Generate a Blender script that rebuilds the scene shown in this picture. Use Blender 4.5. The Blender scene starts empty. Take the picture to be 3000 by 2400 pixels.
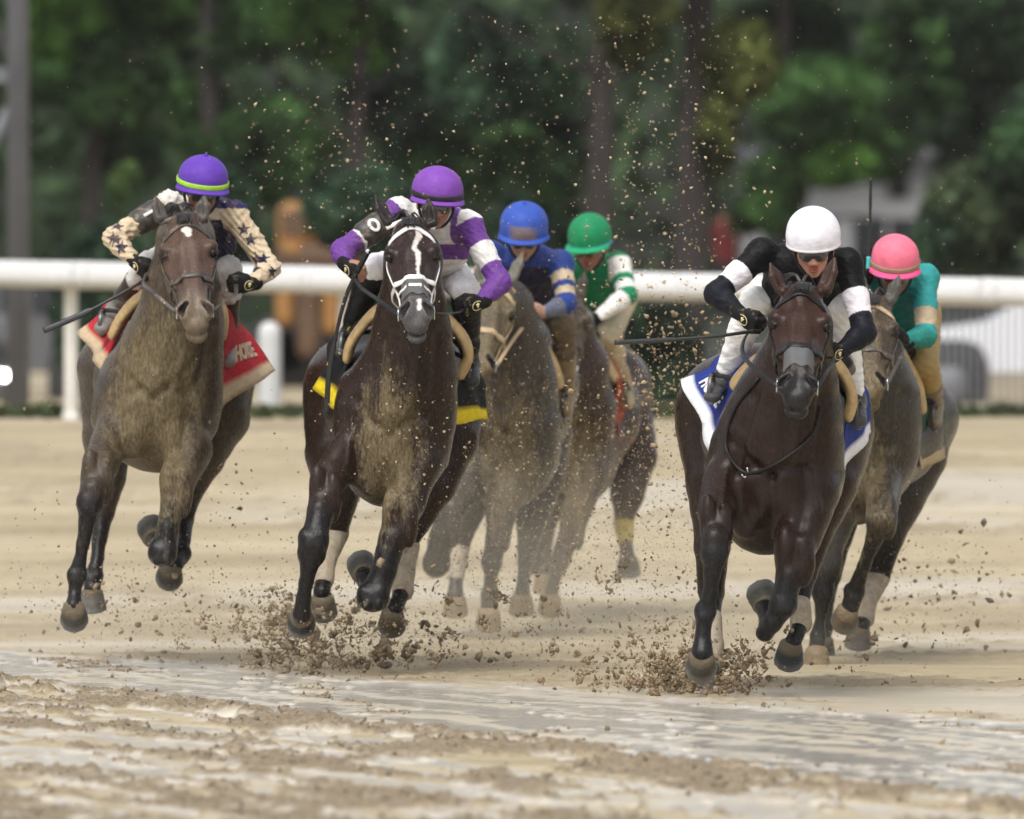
import bpy, bmesh, math, random
import numpy as np
from mathutils import Vector, Matrix
from mathutils.bvhtree import BVHTree
random.seed(7); RNG = np.random.default_rng(11)
SC = bpy.context.scene
COL = SC.collection

# ------------------------------------------------------------------ camera
K = 33392.0                                   # focal length in photo pixels (3000 px wide)
PITCH = math.atan((1200 - 811) / K)
CAMZ = 1.83
CP, SP = math.cos(PITCH), math.sin(PITCH)
cam_d = bpy.data.cameras.new("camera"); cam = bpy.data.objects.new("camera", cam_d); COL.objects.link(cam)
cam.location = (0, 0, CAMZ); cam.rotation_euler = (math.pi / 2 - PITCH, 0, 0)
cam_d.sensor_fit = 'HORIZONTAL'; cam_d.sensor_width = 36; cam_d.lens = K / 3000 * 36
cam_d.clip_start = 1; cam_d.clip_end = 2000
cam_d.dof.use_dof = True; cam_d.dof.focus_distance = 50.6; cam_d.dof.aperture_fstop = 3.6
SC.camera = cam

# ------------------------------------------------------------------ sky, sun, exposure
W = bpy.data.worlds.new("World"); SC.world = W; W.use_nodes = True
wn = W.node_tree.nodes; wl = W.node_tree.links
bg = wn['Background']
sky = wn.new('ShaderNodeTexSky'); sky.sky_type = 'NISHITA'; sky.sun_disc = False
SUN_EL, SUN_AZ = math.radians(58), math.radians(200)
sky.sun_elevation = SUN_EL; sky.sun_rotation = SUN_AZ; sky.air_density = 1.0; sky.dust_density = 4.0; sky.ozone_density = 1.0
hs = wn.new('ShaderNodeHueSaturation'); hs.inputs['Saturation'].default_value = 0.16
wl.new(sky.outputs[0], hs.inputs['Color']); wl.new(hs.outputs[0], bg.inputs['Color'])
bg.inputs['Strength'].default_value = 0.15
sd = bpy.data.lights.new("sun", 'SUN'); sd.energy = 1.2; sd.angle = math.radians(25); sd.color = (1, 0.96, 0.9)
so = bpy.data.objects.new("sun", sd); COL.objects.link(so)
v = Vector((math.sin(SUN_AZ) * math.cos(SUN_EL), math.cos(SUN_AZ) * math.cos(SUN_EL), math.sin(SUN_EL)))
so.rotation_euler = v.to_track_quat('Z', 'Y').to_euler()
SC.view_settings.view_transform = 'Standard'; SC.view_settings.look = 'None'
SC.view_settings.exposure = 0.45; SC.view_settings.gamma = 1
SC.cycles.max_bounces = 6; SC.cycles.transparent_max_bounces = 8; SC.cycles.volume_bounces = 2
SC.cycles.use_denoising = True

# ------------------------------------------------------------------ helpers
def A(*a): return np.array(a, dtype=np.float64)
def U(px, py, d):
    """photo pixel at camera depth d -> world point"""
    x = (px - 1500) / K * d; y = (1200 - py) / K * d
    return A(x, d * CP + y * SP, CAMZ - d * SP + y * CP)
def nrm(v):
    v = np.asarray(v, float); return v / (np.linalg.norm(v) + 1e-12)

def tag(o, label=None, cat=None, group=None, kind=None):
    if label: o['label'] = label
    if cat: o['category'] = cat
    if group: o['group'] = group
    if kind: o['kind'] = kind
    return o
def empty(name, loc):
    o = bpy.data.objects.new(name, None); COL.objects.link(o); o.location = Vector(loc); o.empty_display_size = .1
    return o
def link(name, me, mat, parent=None):
    o = bpy.data.objects.new(name, me); COL.objects.link(o)
    if mat is not None and len(me.materials) == 0: me.materials.append(mat)
    if parent is not None:
        o.parent = parent
        root = parent; off = Vector((0, 0, 0))
        while root is not None: off += root.location; root = root.parent
        o.location = -off                       # meshes are built in world space
    return o
def mesh_np(name, V, F, cols=None, smooth=True):
    V = np.asarray(V, np.float32); F = np.asarray(F, np.int32)
    me = bpy.data.meshes.new(name)
    me.vertices.add(len(V)); me.vertices.foreach_set('co', V.ravel())
    n = F.shape[1]
    me.loops.add(F.size); me.loops.foreach_set('vertex_index', F.ravel())
    me.polygons.add(len(F)); me.polygons.foreach_set('loop_start', np.arange(0, F.size, n, dtype=np.int32))
    me.polygons.foreach_set('use_smooth', np.full(len(F), smooth, dtype=bool))
    me.update(calc_edges=True)
    if cols is not None:
        c = np.ones((len(V), 4), np.float32); cols = np.asarray(cols); c[:, :cols.shape[1]] = cols
        at = me.color_attributes.new('col', 'FLOAT_COLOR', 'POINT'); at.data.foreach_set('color', c.ravel())
    return me

# ------------------------------------------------------------------ implicit-surface sculpting
class Field:
    def __init__(s): s.p = []
    def seg(s, a, b, ra, rb, u=(1, 0, 0), k=.03, tag='', op=1):
        a = np.asarray(a, float); b = np.asarray(b, float)
        if np.isscalar(ra): ra = (ra, ra)
        if np.isscalar(rb): rb = (rb, rb)
        w = b - a; L = np.linalg.norm(w)
        if L < 1e-5: w = A(0, 0, 1.); L = 1e-5
        else: w = w / L
        u = np.asarray(u, float); u = u - w * np.dot(u, w)
        if np.linalg.norm(u) < 1e-4: u = np.cross(w, A(0, 1., 0.2))
        u = nrm(u); v = np.cross(w, u)
        s.p.append(dict(t=0, a=a, L=L, w=w, u=u, v=v, ra=ra, rb=rb, k=k, tag=tag, op=op,
                        lo=np.minimum(a, b) - max(ra + rb), hi=np.maximum(a, b) + max(ra + rb)))
    def ell(s, c, r, ax=None, k=.03, tag='', op=1):
        c = np.asarray(c, float); ax = np.eye(3) if ax is None else np.asarray(ax, float)
        e = np.abs(ax.T) @ np.asarray(r, float)
        s.p.append(dict(t=1, a=c, r=r, ax=ax, k=k, tag=tag, op=op, lo=c - e, hi=c + e))
    def chain(s, pts, u=(1, 0, 0), k=.03, tag=''):
        """pts: list of (point, (ru, rv))"""
        for (a, ra), (b, rb) in zip(pts[:-1], pts[1:]): s.seg(a, b, ra, rb, u, k, tag)
    @staticmethod
    def ev(p, X, Y, Z, want_t=False):
        a = p['a']; x = X - a[0]; y = Y - a[1]; z = Z - a[2]
        dot = lambda n: x * n[0] + y * n[1] + z * n[2]
        if p['t'] == 0:
            al = dot(p['w']); t = np.clip(al / p['L'], 0, 1)
            qu, qv, qw = dot(p['u']), dot(p['v']), al - t * p['L']
            ru = p['ra'][0] + (p['rb'][0] - p['ra'][0]) * t; rv = p['ra'][1] + (p['rb'][1] - p['ra'][1]) * t
            rw = np.minimum(ru, rv)
        else:
            qu, qv, qw = dot(p['ax'][0]), dot(p['ax'][1]), dot(p['ax'][2]); ru, rv, rw = p['r']; t = None
        k0 = np.sqrt((qu / ru) ** 2 + (qv / rv) ** 2 + (qw / rw) ** 2)
        k1 = np.sqrt((qu / ru ** 2) ** 2 + (qv / rv ** 2) ** 2 + (qw / rw ** 2) ** 2) + 1e-9
        d = k0 * (k0 - 1) / k1
        return (d, t) if want_t else d
    def bounds(s, pad=.04):
        lo = np.min([p['lo'] for p in s.p if p['op'] > 0], axis=0) - pad
        hi = np.max([p['hi'] for p in s.p if p['op'] > 0], axis=0) + pad
        return lo, hi
    def grid(s, h, fine=None, noise=None):
        """h: cell size per axis; fine: list of (lo,hi,h) boxes meshed finer"""
        lo, hi = s.bounds()
        ax = []
        for i in range(3):
            c = [lo[i]]
            while c[-1] < hi[i]:
                hh = h[i]
                for f in (fine or []):
                    if f[0][i] <= c[-1] <= f[1][i]: hh = min(hh, f[2])
                c.append(c[-1] + hh)
            ax.append(np.array(c, np.float32))
        D = np.full([len(c) for c in ax], .25, np.float32)
        for p in s.p:
            pad = p['k'] + .03
            sl = [slice(max(0, np.searchsorted(ax[i], p['lo'][i] - pad) - 1), np.searchsorted(ax[i], p['hi'][i] + pad) + 1) for i in range(3)]
            X, Y, Z = ax[0][sl[0]][:, None, None], ax[1][sl[1]][None, :, None], ax[2][sl[2]][None, None, :]
            if X.size == 0 or Y.size == 0 or Z.size == 0: continue
            d = s.ev(p, X, Y, Z).astype(np.float32); sub = D[sl[0], sl[1], sl[2]]; k = p['k']
            if p['op'] > 0:
                hh = np.maximum(k - np.abs(sub - d), 0) / k
                D[sl[0], sl[1], sl[2]] = np.minimum(sub, d) - hh * hh * k * .25
            else:
                d = -d; hh = np.maximum(k - np.abs(sub - d), 0) / k
                D[sl[0], sl[1], sl[2]] = np.maximum(sub, d) + hh * hh * k * .25
        if noise is not None:
            D += noise(ax[0][:, None, None], ax[1][None, :, None], ax[2][None, None, :]).astype(np.float32)
        return ax, D
    def surf(s, h, fine=None, noise=None, smooth=1):
        if np.isscalar(h): h = (h, h, h)
        ax, D = s.grid(h, fine, noise)
        D[0], D[-1] = .1, .1; D[:, 0], D[:, -1] = .1, .1; D[:, :, 0], D[:, :, -1] = .1, .1
        I = D < 0
        n = np.zeros([m - 1 for m in D.shape], np.int8)
        cs = [(i, j, k) for i in (0, 1) for j in (0, 1) for k in (0, 1)]
        sh = lambda M, c: M[c[0]:M.shape[0] - 1 + c[0], c[1]:M.shape[1] - 1 + c[1], c[2]:M.shape[2] - 1 + c[2]]
        for c in cs: n += sh(I, c)
        act = (n > 0) & (n < 8)
        idx = np.argwhere(act); N = len(idx)
        vid = np.full(act.shape, -1, np.int32); vid[act] = np.arange(N)
        val = {c: D[idx[:, 0] + c[0], idx[:, 1] + c[1], idx[:, 2] + c[2]] for c in cs}
        acc = np.zeros((N, 3)); cnt = np.zeros(N)
        for c in cs:
            for m in range(3):
                if c[m]: continue
                e = list(c); e[m] = 1; e = tuple(e)
                va, vb = val[c], val[e]; cr = (va < 0) != (vb < 0)
                t = np.where(cr, va / np.where(cr, va - vb, 1), 0)
                q = np.tile(np.array(c, float), (N, 1)); q[:, m] = t
                acc += q * cr[:, None]; cnt += cr
        q = acc / cnt[:, None]
        V = np.stack([ax[m][idx[:, m]] * (1 - q[:, m]) + ax[m][idx[:, m] + 1] * q[:, m] for m in range(3)], 1)
        Fs = []
        for m in range(3):
            a, b = (m + 1) % 3, (m + 2) % 3
            s0 = [slice(None)] * 3; s0[m] = slice(0, -1); s1 = [slice(None)] * 3; s1[m] = slice(1, None)
            ia, ib = I[tuple(s0)], I[tuple(s1)]
            e = np.argwhere(ia != ib); fl = ia[e[:, 0], e[:, 1], e[:, 2]]
            quad = []
            for da, db in ((0, 0), (-1, 0), (-1, -1), (0, -1)):
                c = e.copy(); c[:, a] += da; c[:, b] += db; quad.append(vid[c[:, 0], c[:, 1], c[:, 2]])
            quad = np.stack(quad, 1); quad[~fl] = quad[~fl][:, ::-1]
            Fs.append(quad)
        F = np.concatenate(Fs); F = F[(F >= 0).all(1)]
        for _ in range(smooth):
            S = np.zeros_like(V); c = np.zeros(N)
            for i in range(4):
                np.add.at(S, F[:, i], V[F[:, (i + 1) % 4]]); np.add.at(S, F[:, i], V[F[:, (i + 3) % 4]]); np.add.at(c, F[:, i], 2)
            V = V * .5 + .5 * S / np.maximum(c, 1)[:, None]
        return V, F
    def nearest(s, V):
        """tag index of the closest primitive, t along it, soft weights per tag"""
        best = np.full(len(V), 9.); bi = np.zeros(len(V), int); bt = np.zeros(len(V))
        for i, p in enumerate(s.p):
            if p['op'] < 0: continue
            d, t = s.ev(p, V[:, 0], V[:, 1], V[:, 2], True)
            m = d < best; best[m] = d[m]; bi[m] = i
            if t is not None: bt[m] = np.broadcast_to(t, d.shape)[m]
            else: bt[m] = .5
        return bi, bt
    def dist(s, V, tags):
        best = np.full(len(V), 9.)
        for p in s.p:
            if p['tag'] in tags: best = np.minimum(best, s.ev(p, V[:, 0], V[:, 1], V[:, 2]))
        return best

def vnoise(P, f, seed=0):
    """cheap smooth value noise, P (N,3)"""
    q = np.asarray(P) * f + seed * 17.31; i = np.floor(q).astype(np.int64); r = q - i; r = r * r * (3 - 2 * r); o = 0
    for dx in (0, 1):
        for dy in (0, 1):
            for dz in (0, 1):
                hsh = ((i[:, 0] + dx) * 73856093) ^ ((i[:, 1] + dy) * 19349663) ^ ((i[:, 2] + dz) * 83492791)
                hsh = (hsh ^ (hsh >> 13)) * 1274126177 & 0x7fffffff; hsh = (hsh ^ (hsh >> 15)) & 0xffff
                o = o + hsh / 65535. * (r[:, 0] if dx else 1 - r[:, 0]) * (r[:, 1] if dy else 1 - r[:, 1]) * (r[:, 2] if dz else 1 - r[:, 2])
    return o
def fbm(P, f, oct=4, seed=0):
    o = 0; a = .5
    for k in range(oct): o = o + a * vnoise(P, f * 2 ** k, seed + k); a *= .5
    return o / (1 - .5 ** oct)
def sstep(a, b, x): t = np.clip((x - a) / (b - a), 0, 1); return t * t * (3 - 2 * t)

def crom(P, n=6):
    P = np.asarray(P, float)
    if len(P) < 3:
        t = np.linspace(0, 1, n + 1)[:, None]; return P[0] * (1 - t) + P[-1] * t
    Q = np.vstack([2 * P[0] - P[1], P, 2 * P[-1] - P[-2]]); o = []
    for i in range(1, len(Q) - 2):
        for t in np.linspace(0, 1, n, endpoint=False):
            o.append(.5 * ((2 * Q[i]) + (-Q[i - 1] + Q[i + 1]) * t + (2 * Q[i - 1] - 5 * Q[i] + 4 * Q[i + 1] - Q[i + 2]) * t * t + (-Q[i - 1] + 3 * Q[i] - 3 * Q[i + 1] + Q[i + 2]) * t ** 3))
    o.append(P[-1]); return np.array(o)
def ribbon(P, w, th, normals=None, closed=False, m=8):
    """strap: flattened tube along P, width w, thickness th; lies flat against `normals`"""
    P = np.asarray(P, float); n = len(P); V = []; F = []
    w = np.broadcast_to(w, n); th = np.broadcast_to(th, n)
    T = np.gradient(P, axis=0)
    if closed: T = np.roll(P, -1, 0) - np.roll(P, 1, 0)
    prev = None
    for i in range(n):
        t = nrm(T[i])
        if normals is not None: nn = np.asarray(normals[i], float)
        else: nn = prev if prev is not None else (A(0, -1, .2) if abs(t[1]) < .9 else A(0, 0, 1.))
        nn = nn - t * np.dot(nn, t); nn = nrm(nn) if np.linalg.norm(nn) > 1e-6 else nrm(np.cross(t, A(1, 0, 0)))
        prev = nn; b = np.cross(t, nn)
        for j in range(m):
            a = 2 * math.pi * (j + .5) / m; c, s_ = math.cos(a), math.sin(a)
            c = math.copysign(abs(c) ** .6, c); s_ = math.copysign(abs(s_) ** .6, s_)
            V.append(P[i] + b * c * w[i] / 2 + nn * s_ * th[i] / 2)
    for i in range(n if closed else n - 1):
        for j in range(m):
            a, b = i * m + j, i * m + (j + 1) % m; c, d = ((i + 1) % n) * m + (j + 1) % m, ((i + 1) % n) * m + j
            F.append((a, b, c, d))
    if not closed:
        for base, rev in ((0, 1), ((n - 1) * m, 0)):
            V.append(P[0] if base == 0 else P[-1]); ci = len(V) - 1
            for j in range(m):
                a, b = base + j, base + (j + 1) % m
                F.append((ci, b, a, ci) if rev else (ci, a, b, ci))
    F = np.array(F, np.int32)
    return np.array(V), F
def mesh_mixed(name, V, F, cols=None, smooth=True):
    """faces may contain a repeated index (triangle)"""
    me = bpy.data.meshes.new(name)
    me.from_pydata([tuple(p) for p in V], [], [tuple(dict.fromkeys(f)) for f in np.asarray(F).tolist()])
    me.polygons.foreach_set('use_smooth', np.full(len(me.polygons), smooth, dtype=bool))
    if cols is not None:
        c = np.ones((len(V), 4), np.float32); cols = np.asarray(cols); c[:, :cols.shape[1]] = cols
        at = me.color_attributes.new('col', 'FLOAT_COLOR', 'POINT'); at.data.foreach_set('color', c.ravel())
    me.update(); return me
def merge(parts):
    V = []; F = []; o = 0
    for v, f in parts: V.append(np.asarray(v)); F.append(np.asarray(f) + o); o += len(v)
    return np.vstack(V), np.vstack(F)
def strap(name, P, w, th, mat, parent, normals=None, n=6, closed=False):
    P = np.asarray(P, float); N = None
    if closed:
        V, F = ribbon(P, w, th, normals, True); return link(name, mesh_mixed(name, V, F), mat, parent)
    Q = crom(P, n)
    if normals is not None: N = crom(normals, n)
    V, F = ribbon(Q, w, th, N)
    return link(name, mesh_mixed(name, V, F), mat, parent)
def box(c, s, R=None):
    v = np.array([(x, y, z) for x in (-.5, .5) for y in (-.5, .5) for z in (-.5, .5)]) * np.asarray(s)
    if R is not None: v = v @ np.asarray(R).T
    return v + np.asarray(c), np.array([(0, 1, 3, 2), (4, 6, 7, 5), (0, 4, 5, 1), (2, 3, 7, 6), (0, 2, 6, 4), (1, 5, 7, 3)])
def cyl(a, b, r0, r1, n=16):
    a = np.asarray(a, float); b = np.asarray(b, float)
    return ribbon(np.array([a, b]), [2 * r0, 2 * r1], [2 * r0, 2 * r1], None, False, n)

# ------------------------------------------------------------------ materials
def mat_new(name):
    m = bpy.data.materials.new(name); m.use_nodes = True
    return m, m.node_tree.nodes, m.node_tree.links, m.node_tree.nodes['Principled BSDF']
def nd(n, t, **kw):
    o = n.new(t)
    for k_, v_ in kw.items():
        if k_ in o.inputs: o.inputs[k_].default_value = v_
        else: setattr(o, k_, v_)
    return o
def noise_node(n, l, scale, detail=4, co='Object', stretch=None, rough=.55):
    tc = n.new('ShaderNodeTexCoord'); src = tc.outputs[co]
    if stretch:
        mp = n.new('ShaderNodeMapping'); mp.inputs['Scale'].default_value = stretch; l.new(src, mp.inputs[0]); src = mp.outputs[0]
    t = nd(n, 'ShaderNodeTexNoise', Scale=scale, Detail=detail, Roughness=rough); l.new(src, t.inputs['Vector']); return t
def ramp(n, l, src, stops):
    r = n.new('ShaderNodeValToRGB'); cr = r.color_ramp
    while len(cr.elements) < len(stops): cr.elements.new(.5)
    for e, (p, c) in zip(cr.elements, stops): e.position = p; e.color = c if len(c) == 4 else (*c, 1)
    l.new(src, r.inputs[0]); return r
def mixc(n, l, fac, a, b, mode='MIX'):
    m = n.new('ShaderNodeMix'); m.data_type = 'RGBA'; m.blend_type = mode
    for s_, i in ((fac, 0), (a, 6), (b, 7)):
        if hasattr(s_, 'links'): l.new(s_, m.inputs[i])
        else: m.inputs[i].default_value = s_ if i == 0 else ((*s_, 1) if len(s_) == 3 else s_)
    return m.outputs[2]
def mth(n, l, op, a, b=None, clamp=False):
    m = n.new('ShaderNodeMath'); m.operation = op; m.use_clamp = clamp
    for s_, i in ((a, 0), (b, 1)):
        if s_ is None: continue
        if hasattr(s_, 'links'): l.new(s_, m.inputs[i])
        else: m.inputs[i].default_value = s_
    return m.outputs[0]
def bump(n, l, h, bsdf, strength=.3, dist=.01):
    b = nd(n, 'ShaderNodeBump', Strength=strength, Distance=dist); l.new(h, b.inputs['Height']); l.new(b.outputs[0], bsdf.inputs['Normal'])
def plain(name, c, rough=.6, metal=0., var=.25, scale=30, bmp=.15, mud=0., spec=.5, coat=0.):
    m, n, l, b = mat_new(name)
    t = noise_node(n, l, scale, 5); r = ramp(n, l, t.outputs[0], [(.25, tuple(x * (1 - var) for x in c)), (.75, tuple(min(1, x * (1 + var)) for x in c))])
    out = r.outputs[0]
    if mud:
        t2 = noise_node(n, l, 26, 6, rough=.7); f = ramp(n, l, t2.outputs[0], [(.62 - mud * .3, (0, 0, 0)), (.72 - mud * .2, (1, 1, 1))])
        out = mixc(n, l, mth(n, l, 'MULTIPLY', f.outputs[0], .8), out, MUD)
    l.new(out, b.inputs['Base Color']); b.inputs['Roughness'].default_value = rough; b.inputs['Metallic'].default_value = metal
    b.inputs['Specular IOR Level'].default_value = spec; b.inputs['Coat Weight'].default_value = coat
    if bmp: bump(n, l, t.outputs[0], b, bmp, .01)
    return m
MUD = (.27, .19, .10)

def coat_mat(name):
    """wet horse coat: vertex colour = coat pattern, alpha = how muddy"""
    m, n, l, b = mat_new(name)
    at = n.new('ShaderNodeAttribute'); at.attribute_name = 'col'
    big = noise_node(n, l, 5, 4); col = mixc(n, l, .35, at.outputs['Color'], ramp(n, l, big.outputs[0], [(.3, (.45, .45, .45)), (.7, (1.5, 1.45, 1.4))]).outputs[0], 'MULTIPLY')
    hair = noise_node(n, l, 60, 4, stretch=(2.2, 2.2, .5))
    hr = ramp(n, l, hair.outputs[0], [(.35, (.72, .72, .72)), (.65, (1.25, 1.25, 1.25))]); col = mixc(n, l, .55, col, hr.outputs[0], 'MULTIPLY')
    n1 = noise_node(n, l, 9, 8, stretch=(1.6, 1.6, .42), rough=.68); n2 = noise_node(n, l, 80, 4, stretch=(1.2, 1.2, .4), rough=.7)
    s_ = mth(n, l, 'ADD', mth(n, l, 'MULTIPLY', n1.outputs[0], .60), mth(n, l, 'MULTIPLY', n2.outputs[0], .40))
    lvl = mth(n, l, 'ADD', s_, mth(n, l, 'SUBTRACT', at.outputs['Alpha'], .80))
    f = mth(n, l, 'MULTIPLY', mth(n, l, 'MULTIPLY', lvl, 8.0, True), .88)
    mc = ramp(n, l, n2.outputs[0], [(.3, (.060, .044, .021)), (.50, (.138, .104, .054)), (.72, (.235, .185, .112))])
    col = mixc(n, l, f, col, mc.outputs[0])
    sp = noise_node(n, l, 190, 2); spk = ramp(n, l, sp.outputs[0], [(.70, (0, 0, 0)), (.76, (1, 1, 1))])
    col = mixc(n, l, mth(n, l, 'MULTIPLY', spk.outputs[0], .55), col, (.36, .30, .21))
    l.new(col, b.inputs['Base Color'])
    l.new(mth(n, l, 'ADD', mth(n, l, 'MULTIPLY', f, .32), mth(n, l, 'ADD', mth(n, l, 'MULTIPLY', hair.outputs[0], .22), .16)), b.inputs['Roughness'])
    b.inputs['Specular IOR Level'].default_value = .22
    bump(n, l, mth(n, l, 'ADD', mth(n, l, 'MULTIPLY', hair.outputs[0], .5), mth(n, l, 'ADD', n2.outputs[0], mth(n, l, 'MULTIPLY', f, .9))), b, .30, .007)
    return m
def cloth_mat(name, rough=.6, mudcol=MUD, wr=.35, sheen=.0):
    """vertex colour fabric; alpha = how mud splattered"""
    m, n, l, b = mat_new(name)
    at = n.new('ShaderNodeAttribute'); at.attribute_name = 'col'
    t = noise_node(n, l, 22, 5); col = mixc(n, l, .3, at.outputs['Color'], ramp(n, l, t.outputs[0], [(.3, (.6, .6, .6)), (.7, (1.3, 1.3, 1.3))]).outputs[0], 'MULTIPLY')
    n1 = noise_node(n, l, 10, 6, rough=.7); n2 = noise_node(n, l, 120, 3, rough=.6)
    s_ = mth(n, l, 'ADD', mth(n, l, 'MULTIPLY', n1.outputs[0], .55), mth(n, l, 'MULTIPLY', n2.outputs[0], .45))
    f = mth(n, l, 'MULTIPLY', mth(n, l, 'MULTIPLY', mth(n, l, 'ADD', s_, mth(n, l, 'SUBTRACT', at.outputs['Alpha'], .85)), 5., True), .75)
    col = mixc(n, l, f, col, mudcol)
    l.new(col, b.inputs['Base Color']); b.inputs['Roughness'].default_value = rough; b.inputs['Specular IOR Level'].default_value = .14
    wv = noise_node(n, l, 16, 3, stretch=(1, 1, 2.2)); bump(n, l, mth(n, l, 'ADD', wv.outputs[0], mth(n, l, 'MULTIPLY', n2.outputs[0], .10)), b, wr * 1.5, .022)
    return m
M = {}
M['coat'] = coat_mat('wet_coat'); M['silk'] = cloth_mat('racing_silk', .5); M['skin'] = cloth_mat('skin', .45, wr=.05)
M['cloth'] = cloth_mat('saddle_cloth', .75); M['helm'] = cloth_mat('helmet_cover', .5, wr=.12)
M['boot'] = cloth_mat('boot_leather', .28)
M['hoof'] = cloth_mat('hoof_horn', .4)
M['leather'] = plain('black_leather', (.010, .0095, .010), .36, var=.4, bmp=.2, spec=.25)
M['leather_muddy'] = plain('muddy_leather', (.045, .04, .036), .45, var=.5, bmp=.2, mud=.3)
M['white_strap'] = plain('white_strap', (.78, .76, .74), .4, var=.1)
M['tan_strap'] = plain('tan_strap', (.42, .31, .18), .55, var=.3)
M['metal'] = plain('bit_metal', (.55, .55, .55), .25, 1.0, var=.1, bmp=0)
M['iron'] = plain('stirrup_iron', (.10, .10, .10), .35, .6, var=.2, mud=.15)
M['glove'] = plain('black_glove', (.009, .009, .010), .7, var=.4, mud=.12, spec=.15)
M['glove_mark'] = plain('glove_mark', (.75, .66, .35), .6, var=.1)
M['eye'] = plain('horse_eye', (.008, .006, .005), .18, var=.1, bmp=0, spec=.25)
M['hair'] = plain('dark_mane', (.012, .010, .009), .42, var=.5, scale=80, bmp=.3)
M['lens'] = plain('goggle_lens', (.06, .055, .05), .12, var=.3, bmp=0, coat=.5, mud=.06)
M['whip'] = plain('whip_leather', (.012, .012, .013), .4, var=.3)
M['tan_pad'] = plain('tan_saddle_pad', (.45, .31, .14), .6, var=.25, mud=.12)
M['wrap'] = plain('leg_wrap', (.36, .305, .23), .8, var=.3, mud=.35)
M['grey_strip'] = plain('nasal_strip', (.085, .088, .09), .7, var=.15)
M['letter_white'] = plain('letter_white', (.72, .7, .68), .7, var=.1)
M['letter_tan'] = plain('letter_tan', (.55, .42, .28), .7, var=.1)
M['letter_yellow'] = plain('letter_yellow', (.75, .58, .03), .7, var=.1)
# ------------------------------------------------------------------ the setting
def prof(y):
    """track cross profile: flat stretch, then the banked turn up to the outer rail"""
    y = np.asarray(y, float); return .80 * sstep(60, 81, y) - .22 * sstep(83, 92, y)
def ground_d(py): return CAMZ * K / (py - 811)
def ground_mat():
    m, n, l, b = mat_new('wet_track_sand')
    at = n.new('ShaderNodeAttribute'); at.attribute_name = 'col'
    n1 = noise_node(n, l, .9, 7, stretch=(.35, 1.3, 1), rough=.62); n2 = noise_node(n, l, 9, 6, rough=.7); n3 = noise_node(n, l, 55, 4, rough=.65)
    c1 = ramp(n, l, n1.outputs[0], [(.28, (.29, .228, .135)), (.5, (.405, .33, .205)), (.72, (.53, .45, .305))])
    c2 = mixc(n, l, .5, c1.outputs[0], ramp(n, l, n2.outputs[0], [(.3, (.7, .68, .66)), (.7, (1.2, 1.2, 1.18))]).outputs[0], 'MULTIPLY')
    mud = ramp(n, l, n3.outputs[0], [(.3, (.135, .102, .062)), (.5, (.225, .172, .108)), (.72, (.34, .27, .175))])
    sx = nd(n, 'ShaderNodeSeparateColor'); l.new(at.outputs['Color'], sx.inputs[0])
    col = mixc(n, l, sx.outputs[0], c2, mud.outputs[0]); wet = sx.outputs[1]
    col = mixc(n, l, mth(n, l, 'MULTIPLY', wet, .85), col, (.73, .695, .63))  # reflected sky painted in: base colour whitened wherever the ground is wet
    l.new(col, b.inputs['Base Color'])
    l.new(mth(n, l, 'SUBTRACT', .6, mth(n, l, 'MULTIPLY', wet, .28)), b.inputs['Roughness'])
    b.inputs['Specular IOR Level'].default_value = .5
    l.new(mth(n, l, 'MULTIPLY', wet, 1.0), b.inputs['Coat Weight']); l.new(mth(n, l, 'SUBTRACT', .32, mth(n, l, 'MULTIPLY', wet, .22)), b.inputs['Coat Roughness']); b.inputs['Coat IOR'].default_value = 1.4
    hgt = mth(n, l, 'MULTIPLY', mth(n, l, 'ADD', mth(n, l, 'MULTIPLY', n2.outputs[0], 1.0), mth(n, l, 'MULTIPLY', n3.outputs[0], .5)), mth(n, l, 'SUBTRACT', 1.0, mth(n, l, 'MULTIPLY', wet, .8)))
    rip = noise_node(n, l, 14, 3, stretch=(.25, 2.2, 1)); hgt = mth(n, l, 'ADD', hgt, mth(n, l, 'MULTIPLY', rip.outputs[0], .45))
    bump(n, l, hgt, b, .55, .03)
    return m
M['ground'] = ground_mat()
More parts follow.
